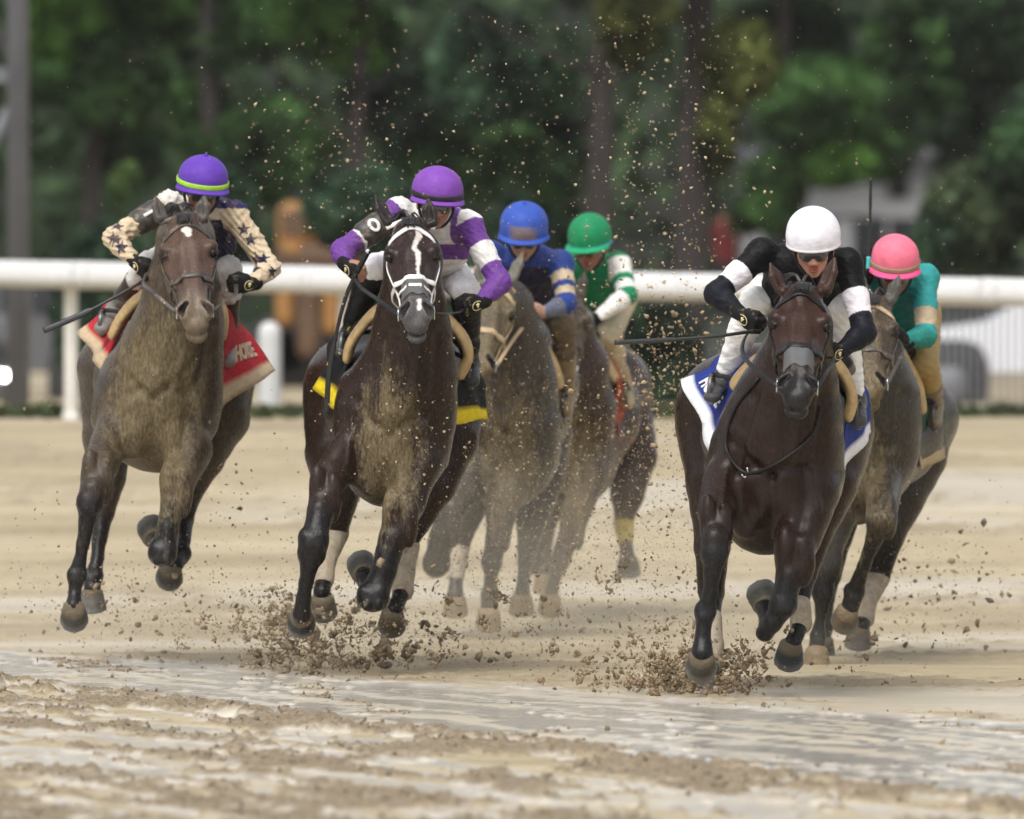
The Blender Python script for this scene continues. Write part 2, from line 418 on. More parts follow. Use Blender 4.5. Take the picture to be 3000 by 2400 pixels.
def height(X, Y):
    """mud relief of the churned track: (height, muddiness, wetness); harrow rows run diagonally"""
    P = np.stack([X, Y, X * 0], 1); p = (Y + 2.95 * X) / 3.11; r = (X - 2.95 * Y) / 3.11
    row = fbm(np.stack([r * .8, p * 3.4, X * 0], 1), 1.0, 3, 5); clod = fbm(P, 8, 3, 21); fine = fbm(P, 26, 2, 9)
    big = fbm(np.stack([r * .35, p * 1.1, X * 0], 1), 1.0, 3, 31); line = fbm(np.stack([r * .9 + 2 * big, p * 9 + 5 * big + 3 * clod, X * 0], 1), 1.0, 4, 41)
    far = sstep(16.15, 16.6, p - .30 * X + .6 * (big - .5)); strip = sstep(14.45, 14.65, p) * (1 - far); ridge = np.exp(-((p - 14.22) / .20) ** 2)
    wide = fbm(np.stack([X * .16 + 3, Y * .42, X * 0], 1), 1.0, 4, 51); churn = fbm(np.stack([X * 1.1, Y * .8, X * 0], 1), 1.0, 4, 55)
    thr = .505 + .080 * strip - .055 * ridge; mix = row * .55 + clod * .33 + fine * .12
    m = sstep(thr - .02, thr + .05, mix) * (1 - far)
    gr = fbm(P, 45, 2, 61)
    h = m ** 1.5 * (.002 + .026 * sstep(.40, .75, clod) * (.2 + 1.2 * fine) * (1 + .8 * ridge) * (1 - .68 * strip) + .012 * (gr - .3))
    mf = far * sstep(.50, .62, churn * .6 + clod * .4); h = h + mf * .018 * (fine + .4 * clod)                 # hoof-churned patches farther off
    wx = 1.4 * (fbm(np.stack([X * .9, Y * .5, X * 0], 1), 1.0, 3, 71) - .5); rip = .8 * fbm(np.stack([X * 1.3 + Y * .35, Y * 6 + 7 * wx, X * 0], 1), 1.0, 3, 77) + .8 * fbm(np.stack([X * 3.2 - Y * .6, Y * 13 + 9 * wx, X * 0], 1), 1.0, 2, 78)
    wet = (1 - m) * (1 - far) * np.clip(.75 + .5 * strip - 1.1 * sstep(.50, .62, line) * (1 - .2 * strip) + .5 * (big - .5), 0, 1) + far * (1 - mf) * .30 * sstep(.50, .68, wide)  # wetness mask; also carries the painted pale sky reflection, far bands included
    h = h + (1 - m) * (1 - far) * .0045 * (rip - .8) + (1 - m) * (1 - wet) * .004 * fine
    m = np.clip(m + .42 * mf, 0, 1)
    return h - .004, m, np.clip(wet, 0, 1)
def sheet(xs, ys):
    X, Y = np.meshgrid(xs, ys); Xf, Yf = X.ravel(), Y.ravel(); h, m, w = height(Xf, Yf)
    V = np.stack([Xf, Yf, prof(Yf) + h], 1); nx = len(xs); i = np.arange(len(ys) - 1)[:, None] * nx + np.arange(nx - 1)[None]
    i = i.ravel(); return V, np.stack([i, i + 1, i + nx + 1, i + nx], 1), np.stack([m, w, w * 0], 1)
xs = np.concatenate([np.linspace(-400, -12, 20), np.linspace(-11, -3.4, 30), np.arange(-3.3, 3.3, .018), np.linspace(3.4, 11, 30), np.linspace(12, 400, 20)])
ys = np.concatenate([np.linspace(-30, 34, 20), np.arange(34.5, 58, .03), np.arange(58, 92, .22), np.linspace(93, 200, 30), np.linspace(215, 900, 16)])
V_, F_, C_ = sheet(xs, ys)
tag(link('ground', mesh_np('ground', V_, F_, C_), M['ground']), kind='structure')

# grass verge behind the rail
def grass_mat(name, a, b_, rough=.8):
    m, n, l, b = mat_new(name); at = n.new('ShaderNodeAttribute'); at.attribute_name = 'col'; l.new(at.outputs['Color'], b.inputs['Base Color']); b.inputs['Roughness'].default_value = rough
    b.inputs['Specular IOR Level'].default_value = .2
    return m
M['leaf'] = grass_mat('foliage', 0, 0)
def leaves(P, size, cols, up=.0):
    """one small folded leaf clump per point"""
    N = len(P); n_ = RNG.normal(size=(N, 3)); n_[:, 2] += up; n_ /= np.linalg.norm(n_, axis=1)[:, None]
    t = np.cross(n_, RNG.normal(size=(N, 3))); t /= np.linalg.norm(t, axis=1)[:, None]; b = np.cross(n_, t)
    s = np.asarray(size) * RNG.uniform(.6, 1.35, N); s = s[:, None]
    V = np.stack([P - t * s, P - b * s * .45 + n_ * s * .1, P + t * s, P + b * s * .45 + n_ * s * .1], 1).reshape(-1, 3)
    F = np.arange(4 * N).reshape(N, 4); return V, F, np.repeat(cols, 4, 0)
N = 52000; P_ = np.stack([RNG.uniform(-18, 18, N), RNG.uniform(82.6, 96, N), np.zeros(N)], 1); P_[:, 2] = prof(P_[:, 1]) + RNG.uniform(0, .07, N)
V_, F_, C_ = leaves(P_, .07, np.array((.05, .065, .028)) * RNG.uniform(.5, 1.4, (N, 1)), 0)
tag(link('grass', mesh_np('grass', V_, F_, C_, False), M['leaf']), kind='stuff')

# ------------------------------------------------------------------ outer rail
M['rail'] = plain('white_rail', (.60, .60, .595), .45, var=.06, scale=3, bmp=.03, mud=.05)
M['post_mud'] = plain('white_post', (.62, .60, .55), .6, var=.12, scale=4, bmp=.05)
rail = tag(empty('track_rail', (0, 81, .8)), 'long white rail with rounded top crossing behind the whole race', 'rail')
rp = [U(-900, 790, 84.2), U(0, 802, 82), U(1500, 832, 80.4), U(3000, 858, 78.9), U(3900, 872, 78)]
r0, r1 = U(0, 802, 82), U(3000, 858, 78.9); rd = (r1 - r0) / np.linalg.norm(r1 - r0); rp = [r0 - rd * 22, r0 - rd * 9] + rp[1:4] + [r1 + rd * 9, r1 + rd * 22]
V_, F_ = ribbon(crom(rp, 6), .185, .20, None, False, 16); link('rail_tube', mesh_mixed('rail_tube', V_, F_), M['rail'], rail)
RQ = crom(rp, 40)
for k_ in (60, 84, 101, 118, 136, 158):
    V_, F_ = ribbon(RQ[k_:k_ + 2], .191, .206, None, False, 16); link('joint_sleeve', mesh_mixed('joint_sleeve', V_, F_), M['rail'], rail)
for px, py in ((-2600, 754), (-1200, 780), (208, 806), (1010, 823), (1700, 836), (2420, 848), (3900, 874), (5300, 900)):
    t_ = (px + 0) / 3000; d = 82 - 3.1 * t_ + .12; top = U(px, py, d); bot = A(top[0], top[1], float(prof(top[1])) - .1)
    Vp, Fp = merge([ribbon(crom([bot, A(bot[0], bot[1], bot[2] + .5), A(top[0], top[1], top[2] - .12), A(top[0], top[1] - .03, top[2])], 4), .10, .10, None, False, 12), cyl(bot + A(0, 0, .05), bot + A(0, 0, .16), .065, .06, 12)])
    link('rail_post', mesh_mixed('rail_post', Vp, Fp), M['post_mud'], rail)
b0 = U(790, 1238, 90); b1 = U(790, 975, 90)
f = Field(); f.seg(A(b0[0], b0[1], .45), b1, .095, .092, k=.01); V_, F_ = f.surf(.025)
bo = tag(empty('bollard', (b0[0], b0[1], .5)), 'short thick white bollard behind the rail beside the red saddle cloth', 'bollard')
link('bollard_shaft', mesh_np('bollard_shaft', V_, F_), M['rail'], bo)
V_, F_ = cyl(A(b0[0], b0[1], .40), A(b0[0], b0[1], .62), .14, .12, 18); link('base_collar', mesh_mixed('base_collar', V_, F_), M['post_mud'], bo)

# ------------------------------------------------------------------ light tower at the left edge
M['steel'] = plain('grey_steel', (.16, .165, .185), .6, 0.0, var=.15, scale=2)
tw = tag(empty('steel_tower', U(40, 1250, 97)), 'tall grey steel lattice tower at the left edge', 'tower'); dT = 97.
g0 = U(55, 1270, dT); x0 = g0[0]; z0 = .3
V_, F_ = cyl(A(x0, dT, z0), A(x0 - .03, dT, 14), .095, .08, 20); link('mast', mesh_mixed('mast', V_, F_), M['steel'], tw)
V_, F_ = cyl(A(x0 - 1.1, dT + .3, z0), A(x0 - .95, dT + .3, 14), .095, .08, 20); link('mast', mesh_mixed('mast', V_, F_), M['steel'], tw)
zc = lambda py: CAMZ + (811 - py) / K * dT
for py in (-420, 220, 940): V_, F_ = box(A(x0 - .52, dT + .15, zc(py)), (1.0, .1, .13)); link('cross_bar', mesh_mixed('cross_bar', V_, F_, None, False), M['steel'], tw)
for pa, pb in ((300, 880), (180, -380), (1180, 980)): V_, F_ = cyl(A(x0 - .04, dT + .1, zc(pa) + .0), A(x0 - .95, dT + .2, zc(pb)), .05, .05, 10); link('brace', mesh_mixed('brace', V_, F_), M['steel'], tw)

# ------------------------------------------------------------------ wooded bank, trees, shrubs
def bank_mat():
    m, n, l, b = mat_new('wooded_bank'); t = noise_node(n, l, .35, 6); r = ramp(n, l, t.outputs[0], [(.35, (.012, .016, .012)), (.6, (.03, .04, .025))]); l.new(r.outputs[0], b.inputs['Base Color']); b.inputs['Roughness'].default_value = .95; return m
xs = np.linspace(-120, 120, 60); ys = np.linspace(141, 260, 40); X, Y = np.meshgrid(xs, ys); bank = sstep(178, 215, Y + 3 * np.sin(X * .2)); Z = .45 + .72 * sstep(142, 168, Y) + 11 * bank + .8 * bank * np.sin(X * .35 + Y * .2)
i = (np.arange(39)[:, None] * 60 + np.arange(59)[None]).ravel()
tag(link('hill', mesh_np('hill', np.stack([X.ravel(), Y.ravel(), Z.ravel()], 1), np.stack([i, i + 1, i + 61, i + 60], 1)), bank_mat()), kind='structure')
N = 84000; P_ = np.stack([RNG.uniform(-48, 48, N), RNG.uniform(160, 200, N), RNG.uniform(0, 1, N) ** .8 * 11], 1); P_[:, 2] += .3
cl = fbm(P_, .55, 3, 3); keep = (cl > .43) & ~((P_[:, 0] > 2.0) & (P_[:, 0] < 6.3) & (P_[:, 2] < 4.6) & (P_[:, 1] < 172)); P_ = P_[keep]; cl = cl[keep]
V_, F_, C_ = leaves(P_, .30, np.array((.042, .072, .030)) * (.4 + 1.8 * (cl[:, None] - .4) * 2) * RNG.uniform(.6, 1.4, (len(P_), 1)))
tag(link('woods', mesh_np('woods', V_, F_, C_, False), M['leaf']), 'dark mass of woodland far behind the rail', 'woodland', kind='stuff')

def bark_mat(name, c):
    m, n, l, b = mat_new(name); t = noise_node(n, l, 6, 6, stretch=(3, 3, .4), rough=.7); r = ramp(n, l, t.outputs[0], [(.3, tuple(x * .45 for x in c)), (.7, tuple(x * 1.4 for x in c))]); l.new(r.outputs[0], b.inputs['Base Color']); b.inputs['Roughness'].default_value = .9; bump(n, l, t.outputs[0], b, .8, .05); return m
M['bark'] = bark_mat('dark_bark', (.035, .028, .026))
def tree(label, px, d, wpx, lean, blobs, n, name='tree', kind='tree', group='trees beyond the rail', top=9., trunk=True, leaf=.13):
    """blobs: (px, py, rx, ry, colour, density) clumps in photo pixels at this tree's depth"""
    base = U(px, 1200, d); base[2] = .3 if d < 170 else 1.; root = tag(empty(name, base), label, kind, group); r = wpx / 2 / K * d
    if trunk:
        P_ = crom([base, base + A(lean * .3, 0, 2.), base + A(lean * .7, .1, 5), base + A(lean, 0, top)], 5); n_ = len(P_)
        parts = [ribbon(P_, np.linspace(2.2 * r, 1.1 * r, n_), np.linspace(2.2 * r, 1.1 * r, n_), None, False, 14)]
        for k_ in range(7):
            t = RNG.uniform(.25, .9); p = P_[int(t * (n_ - 1))]; a = RNG.uniform(0, 6.28); ln = RNG.uniform(1.2, 2.6)
            q = crom([p, p + A(math.cos(a), math.sin(a), .35) * ln * .5, p + A(math.cos(a), math.sin(a), .25) * ln + A(0, 0, RNG.normal(0, .3))], 3); parts.append(ribbon(q, np.linspace(r * .55, r * .12, len(q)), np.linspace(r * .55, r * .12, len(q)), None, False, 7))
        V_, F_ = merge(parts); link('trunk', mesh_mixed('trunk', V_, F_), M['bark'], root)
    Ps, Cs = [], []
    for (bx, by, rx, ry, c, w) in blobs:
        m_ = int(n * w); s_ = d / K; q = RNG.normal(size=(m_, 3)); q /= np.linalg.norm(q, axis=1)[:, None]; q *= RNG.uniform(.25, 1, (m_, 1)) ** .45
        cen = U(bx, by, d + RNG.uniform(-.6, .6)); p = cen + q * A(rx * s_, (rx + ry) * .5 * s_, ry * s_); nz = fbm(p, 1.6, 3, int(bx) % 97); k_ = nz > .44; p, nz = p[k_], nz[k_]
        p = p[p[:, 2] > .35]; nz = nz[:len(p)]
        Ps.append(p); Cs.append(np.array(c) * (.35 + 1.6 * sstep(.42, .75, nz[:, None])) * RNG.uniform(.65, 1.4, (len(p), 1)))
    V_, F_, C_ = leaves(np.vstack(Ps), leaf, np.vstack(Cs)); link('crown', mesh_np('crown', V_, F_, C_, False), M['leaf'], root)
G1, G2, G3, GY, GD, OR = (.052, .115, .020), (.036, .080, .022), (.026, .056, .022), (.060, .070, .018), (.022, .045, .024), (.42, .20, .035)
tree('leafy green tree in the upper left beside the steel tower', 250, 128, 55, .2, [(180, 60, 160, 120, G1, 1), (330, 230, 170, 150, G2, 1), (130, 330, 110, 140, G2, .8), (420, 60, 150, 110, G1, .8), (250, -250, 350, 200, G2, 1.5), (380, 440, 90, 90, G3, .4)], 2600)
tree('mid green tree behind the left pair of horses', 640, 134, 60, -.2, [(640, 90, 150, 120, G2, .9), (760, 60, 130, 110, G2, .8), (560, 330, 120, 110, G2, .7), (740, 470, 170, 130, G2, .9), (860, 400, 140, 110, G2, .8), (700, -250, 330, 190, G2, 1.5)], 2600)
tree('broad green tree with bright upper leaves above the purple helmet', 1010, 130, 60, .3, [(960, 50, 150, 100, G1, 1), (1060, 120, 120, 100, G1, .9), (1150, 300, 160, 130, GD, .7), (1280, 440, 180, 120, G2, 1.1), (1330, 560, 130, 90, G2, .6), (1100, -250, 350, 190, G2, 1.5)], 2600)
tree('dark-barked tree with drooping olive leaves in the middle of the background', 1740, 124, 88, .15, [(1590, 330, 190, 200, G3, 1.1), (1420, 200, 160, 200, GD, .9), (1500, 480, 130, 110, G2, .6), (1560, 620, 140, 90, G2, .5), (1600, -260, 350, 190, G3, 1.2)], 2600)
tree('thick dark trunk with yellowing leaves right of centre', 2005, 116, 108, .25, [(1850, 120, 110, 130, GY, .7), (1880, 40, 120, 90, GY, .4), (2090, 400, 60, 130, GY, .25), (2170, 180, 110, 120, GY, .35), (1800, 40, 90, 60, GY, .3), (2000, -240, 320, 170, G3, 1.2)], 2000)
tree('green tree with hanging boughs above the white helmet', 2330, 136, 50, -.2, [(2300, 120, 190, 140, G3, 1.2), (2420, 310, 210, 150, G2, 1.3), (2540, 400, 190, 130, G2, 1.1), (2270, 560, 90, 120, G2, .45), (2440, 470, 130, 70, G1, .6), (2200, 640, 60, 60, G2, .25), (2350, -240, 330, 180, G2, 1.4)], 2600)
tree('grey green tree filling the upper right corner', 2860, 140, 50, .2, [(2720, 120, 180, 150, G2, 1.1), (2920, 90, 170, 160, G3, 1.1), (2900, 420, 160, 160, GD, .9), (2700, 330, 150, 120, G2, .8), (2850, -250, 330, 180, G2, 1.4)], 2600)
tree('leafy tree beyond the left end of the rail', -420, 126, 60, .2, [(-420, 200, 260, 220, G2, 1.6), (-560, 500, 190, 150, G3, 1.), (-400, -200, 350, 220, G2, 1.5)], 2600)
tree('leafy tree beyond the right end of the rail', 3420, 128, 60, -.2, [(3420, 200, 260, 220, G3, 1.6), (3560, 520, 190, 160, G2, 1.), (3400, -200, 350, 220, G2, 1.5)], 2600)
for lb, px, d, bl in (('low dark shrub under the rail at the left', 330, 108, [(300, 900, 150, 260, GD, 1), (420, 1020, 130, 180, GD, .7)]),
                      ('dark shrub behind the rail beside the green helmet', 1650, 112, [(1700, 980, 190, 240, GD, 1.1), (1560, 700, 150, 150, GD, .6), (1960, 1050, 160, 170, GD, .9)]),
                      ('dense dark bush over the rail at the right edge', 2880, 112, [(2880, 640, 190, 170, (.035, .05, .024), 1.2), (2990, 480, 110, 150, G3, .7), (2760, 700, 90, 90, GD, .4)]),
                      ('small bush with lighter green top left of the starry rider', 372, 106, [(372, 560, 40, 80, (.12, .20, .06), .25), (360, 800, 70, 160, GD, .5)]),
                      ('dark bush between the white rail and the orange machine', 1020, 114, [(1080, 620, 200, 130, GD, .8), (1180, 1000, 200, 200, GD, .9), (640, 640, 110, 200, GD, .7)])):
    tree(lb, px, d, 20, 0, bl, 2600, 'shrub', 'shrub', 'shrubs behind the rail', trunk=False, leaf=.09)

# ------------------------------------------------------------------ low grey building seen through the trees
M['wall_grey'] = plain('pale_render', (.50, .49, .50), .85, var=.12, scale=1.2, bmp=.05); M['dark_glass'] = plain('dark_window', (.03, .033, .04), .15, var=.2, bmp=0)
bl = tag(empty('building', (5, 174, .4)), 'low pale grey building half hidden by the trees at right', 'building'); dB = 172
def pbox(px0, py0, px1, py1, d, th):
    a, b = U(px0, py1, d), U(px1, py0, d); return box(((a[0] + b[0]) / 2, d + th / 2, (a[2] + b[2]) / 2), (b[0] - a[0], th, b[2] - a[2]))
V_, F_ = pbox(2180, 470, 2720, 1300, dB, 5); link('wall', mesh_mixed('wall', V_, F_, None, False), M['wall_grey'], bl)
V_, F_ = pbox(2150, 430, 2750, 470, dB - .4, 6); link('roof', mesh_mixed('roof', V_, F_, None, False), M['steel'], bl)
for px in (2240, 2500): V_, F_ = pbox(px, 640, px + 200, 800, dB - .03, .05); w_ = link('window', mesh_mixed('window', V_, F_, None, False), M['dark_glass'], bl); V_, F_ = pbox(px + 95, 640, px + 105, 800, dB - .06, .05); link('frame', mesh_mixed('frame', V_, F_, None, False), M['wall_grey'], w_)
V_, F_ = pbox(2600, 470, 2660, 580, dB - .04, .05); link('vent', mesh_mixed('vent', V_, F_, None, False), M['bark'], bl)

# ------------------------------------------------------------------ orange machine behind the rail
M['orange'] = plain('orange_paint', (.34, .165, .045), .5, var=.2, scale=3, bmp=.05); M['rust'] = plain('rusty_paint', (.11, .062, .034), .7, var=.3, scale=3, bmp=.1); M['tyre'] = plain('black_rubber', (.02, .02, .02), .8, var=.3)
om = tag(empty('work_machine', U(880, 1200, 128)), 'orange work machine with tall upright cab behind the rail', 'machine'); dO = 128.
for nm, q, th, mt in (('body', (805, 705, 1070, 800), 1.4, 'rust'), ('hood', (850, 640, 1060, 716), 1.3, 'orange'), ('cab', (812, 590, 900, 790), 1.0, 'orange'), ('mast', (806, 800, 862, 960), .25, 'orange'), ('mast', (945, 800, 1000, 985), .25, 'orange'), ('counterweight', (865, 800, 942, 1060), 1.2, 'rust')):
    V_, F_ = pbox(*q, dO, th); o_ = link(nm, mesh_mixed(nm, V_, F_, None, False), M[mt], om); bv = o_.modifiers.new('bevel', 'BEVEL'); bv.width = .14; bv.segments = 3
V_, F_ = pbox(825, 620, 888, 690, dO - .03, .04); link('windscreen', mesh_mixed('windscreen', V_, F_, None, False), M['rust'], om)
for px in (835, 1020):
    c = U(px, 1130, dO); parts = []
    for k_, (ra, w_) in enumerate(((.42, .34), (.22, .38))):
        V_, F_ = cyl(A(c[0], dO + .1, .98), A(c[0], dO + .1 + w_, .98), ra, ra, 24); link('wheel' if k_ == 0 else 'hub', mesh_mixed('wheel', V_, F_), M['tyre' if k_ == 0 else 'rust'], om)

# ------------------------------------------------------------------ cars beyond the rail
def car(label, px, py_bot, d, wid, hgt, c, front, wheels=(-.62, .64)):
    """px centre, wid metres as seen; front +1 faces right; side view"""
    base = U(px, py_bot, d); zb = base[2]; m = plain('car_paint', c, .25, var=.04, scale=2, bmp=0, coat=.5); root = tag(empty('parked_car', base), label, 'car')
    W2 = wid / 2; pr = [(-1, .30), (-1, .55), (-.93, .62), (-.60, .66), (-.36, .98), (.30, 1.0), (.62, .68), (.95, .60), (1, .50), (1, .30)]
    pr = [(x * front, z) for x, z in pr]; V_ = []; F_ = []; n_ = len(pr)
    for dy, sc in ((0, .97), (.12, 1.), (1.6, 1.), (1.72, .97)):
        for x, z in pr: V_.append((base[0] + x * W2 * sc, d + dy, zb + z * hgt * (1 if z < .65 else sc)))
    for k_ in range(3):
        for i in range(n_): F_.append((k_ * n_ + i, k_ * n_ + (i + 1) % n_, (k_ + 1) * n_ + (i + 1) % n_, (k_ + 1) * n_ + i))
    me = bpy.data.meshes.new('body'); me.from_pydata(V_, [], F_ + [tuple(range(n_)), tuple(range(3 * n_, 4 * n_))]); link('body', me, m, root)
    for x0, x1 in ((-.32, -.02), (.02, .40)):
        xa_, xb_ = sorted((x0 * front, x1 * front)); V_, F_ = box((base[0] + (xa_ + xb_) / 2 * W2, d - .012, zb + .82 * hgt), ((xb_ - xa_) * W2, .02, .22 * hgt)); link('window', mesh_mixed('window', V_, F_, None, False), M['dark_glass'], root)
    for x in wheels:
        V_, F_ = cyl(A(base[0] + x * W2 * front, d - .02, zb + .21 * hgt), A(base[0] + x * W2 * front, d + .22, zb + .21 * hgt), .24 * hgt, .24 * hgt, 24); wo = link('wheel', mesh_mixed('wheel', V_, F_), M['tyre'], root)
        V_, F_ = cyl(A(base[0] + x * W2 * front, d - .035, zb + .21 * hgt), A(base[0] + x * W2 * front, d + .1, zb + .21 * hgt), .13 * hgt, .13 * hgt, 20); link('rim', mesh_mixed('rim', V_, F_), M['steel'], wo)
        V_, F_ = cyl(A(base[0] + x * W2 * front, d - .010, zb + .24 * hgt), A(base[0] + x * W2 * front, d + .15, zb + .24 * hgt), .30 * hgt, .30 * hgt, 24); link('wheel_arch', mesh_mixed('wheel_arch', V_, F_), M['tyre'], root)
    return root, base
car('white car parked behind the dark bar fence at the right edge', 3290, 1208, 112, 4.3, 1.32, (.74, .76, .82), -1, (-.60, .80))
fn = tag(empty('bar_fence', U(2860, 1215, 105)), 'dark fence of thin upright bars in front of the white car', 'fence'); dFn = 105.
z0, z1 = U(2860, 1228, dFn)[2], U(2860, 868, dFn)[2]; xa0, xb0 = U(2700, 1000, dFn)[0], U(3150, 1000, dFn)[0]; parts = []
for x in np.arange(xa0, xb0, 22 * dFn / K): parts.append(box((x, dFn, (z0 + z1) / 2), (.018, .018, z1 - z0)))
V_, F_ = merge(parts); link('bar_panel', mesh_mixed('bar_panel', V_, F_, None, False), M['steel'], fn)
for z in (z0 + .08, z1 - .05): V_, F_ = box(((xa0 + xb0) / 2, dFn + .025, z), (xb0 - xa0, .03, .04)); link('bar_rail', mesh_mixed('bar_rail', V_, F_, None, False), M['steel'], fn)
for px in (2702, 3148): V_, F_ = box((U(px, 1000, dFn)[0], dFn + .03, (z0 + z1) / 2), (.07, .07, z1 - z0 + .1)); link('fence_post', mesh_mixed('fence_post', V_, F_, None, False), M['steel'], fn)
r_, b_ = car('dark grey car with lit headlights at the left edge behind the rail', 90, 1215, 116, 1.9, 1.45, (.10, .10, .11), 1)
em = bpy.data.materials.new('headlight_glow'); em.use_nodes = True; e_ = em.node_tree.nodes['Principled BSDF']; e_.inputs['Emission Color'].default_value = (1, .97, .95, 1); e_.inputs['Emission Strength'].default_value = 14; e_.inputs['Base Color'].default_value = (.8, .8, .8, 1)
for px, sz in ((6, .045), (26, .04)):
    c = U(px + 4, 1100, 115.9); f = Field(); f.ell(c, (sz, .05, sz * 1.1)); V_, F_ = f.surf(.018); link('headlight', mesh_np('headlight', V_, F_), em, r_)

# ------------------------------------------------------------------ a bystander in red
bs = tag(empty('person', U(2130, 945, 169)), 'distant bystander in a red top behind the rail near the white helmet', 'person'); dP = 169.
f = Field(); c = lambda px, py, dz=0: U(2122 + (px - 2130) * .42, 945 + (py - 1180) * .58, dP + dz)
f.seg(c(2130, 640), c(2130, 655), .085, .08, k=.03, tag='head'); f.seg(c(2130, 680), c(2130, 690), .055, .06, k=.04, tag='torso'); f.seg(c(2130, 705), c(2130, 860), (.19, .12), (.15, .11), k=.05, tag='torso')
for sx in (-1, 1): f.seg(c(2130 + sx * 45, 705), c(2130 + sx * 62, 790), .055, .045, k=.04, tag='arm'); f.seg(c(2130 + sx * 62, 790), c(2130 + sx * 45, 860, -.1), .045, .035, k=.03, tag='arm'); f.seg(c(2130 + sx * 20, 860), c(2130 + sx * 24, 1020), (.09, .09), .065, k=.05, tag='leg'); f.seg(c(2130 + sx * 24, 1020), c(2130 + sx * 26, 1170), .065, .045, k=.03, tag='leg'); f.seg(c(2130 + sx * 26, 1170), c(2130 + sx * 26, 1180, -.14), .045, .04, k=.02, tag='leg')
V_, F_ = f.surf(.022); bi, bt = f.nearest(V_); tg = np.array([p['tag'] for p in f.p])[bi]; C = np.tile(np.array((.19, .03, .032)), (len(V_), 1)); C[tg == 'head'] = (.38, .22, .16); C[tg == 'leg'] = (.05, .05, .06)
link('body', mesh_np('body', V_, F_, np.c_[C, np.zeros(len(V_)) - .5]), M['silk'], bs)
f = Field(); f.ell(c(2130, 628), (.095, .10, .07)); V_, F_ = f.surf(.02); link('hair', mesh_np('hair', V_, F_), M['hair'], bs)
# ------------------------------------------------------------------ horses
BAY, DARK, BLACK, RED, GREYC = (.055, .026, .016), (.022, .012, .010), (.010, .009, .009), (.085, .032, .016), (.11, .095, .08)

def hoof_mesh(c, axis, front, s=1.0):
    """c coronet centre, axis towards the sole, front = toe direction"""
    z = nrm(axis); f = np.asarray(front, float); f = nrm(f - z * np.dot(f, z)); x = np.cross(f, z)
    rings = [(-.024, .012, .0), (-.016, .038, .0), (-.006, .047, .0), (.0, .050, .0), (.012, .0525, .003), (.04, .0575, .007), (.070, .0625, .012), (.076, .063, .013), (.079, .059, .013), (.074, .050, .016), (.066, .030, .012), (.064, .002, .01)]
    V = []; F = []; m = 22
    for (h, r, off) in rings:
        for j in range(m):
            a = 2 * math.pi * j / m; cx, cy = math.cos(a), math.sin(a)
            rr = r * (1 - .16 * max(0, -cy) ** 2) * (1 + .02 * math.sin(9 * a))
            hh = h - (.014 * max(0, -cy) if h > .02 else 0)
            V.append(c + s * (x * rr * cx * .98 + f * (rr * cy * 1.06 + off) + z * hh))
    for i in range(len(rings) - 1):
        for j in range(m): F.append((i * m + j, i * m + (j + 1) % m, (i + 1) * m + (j + 1) % m, (i + 1) * m + j))
    return np.array(V), np.array(F)

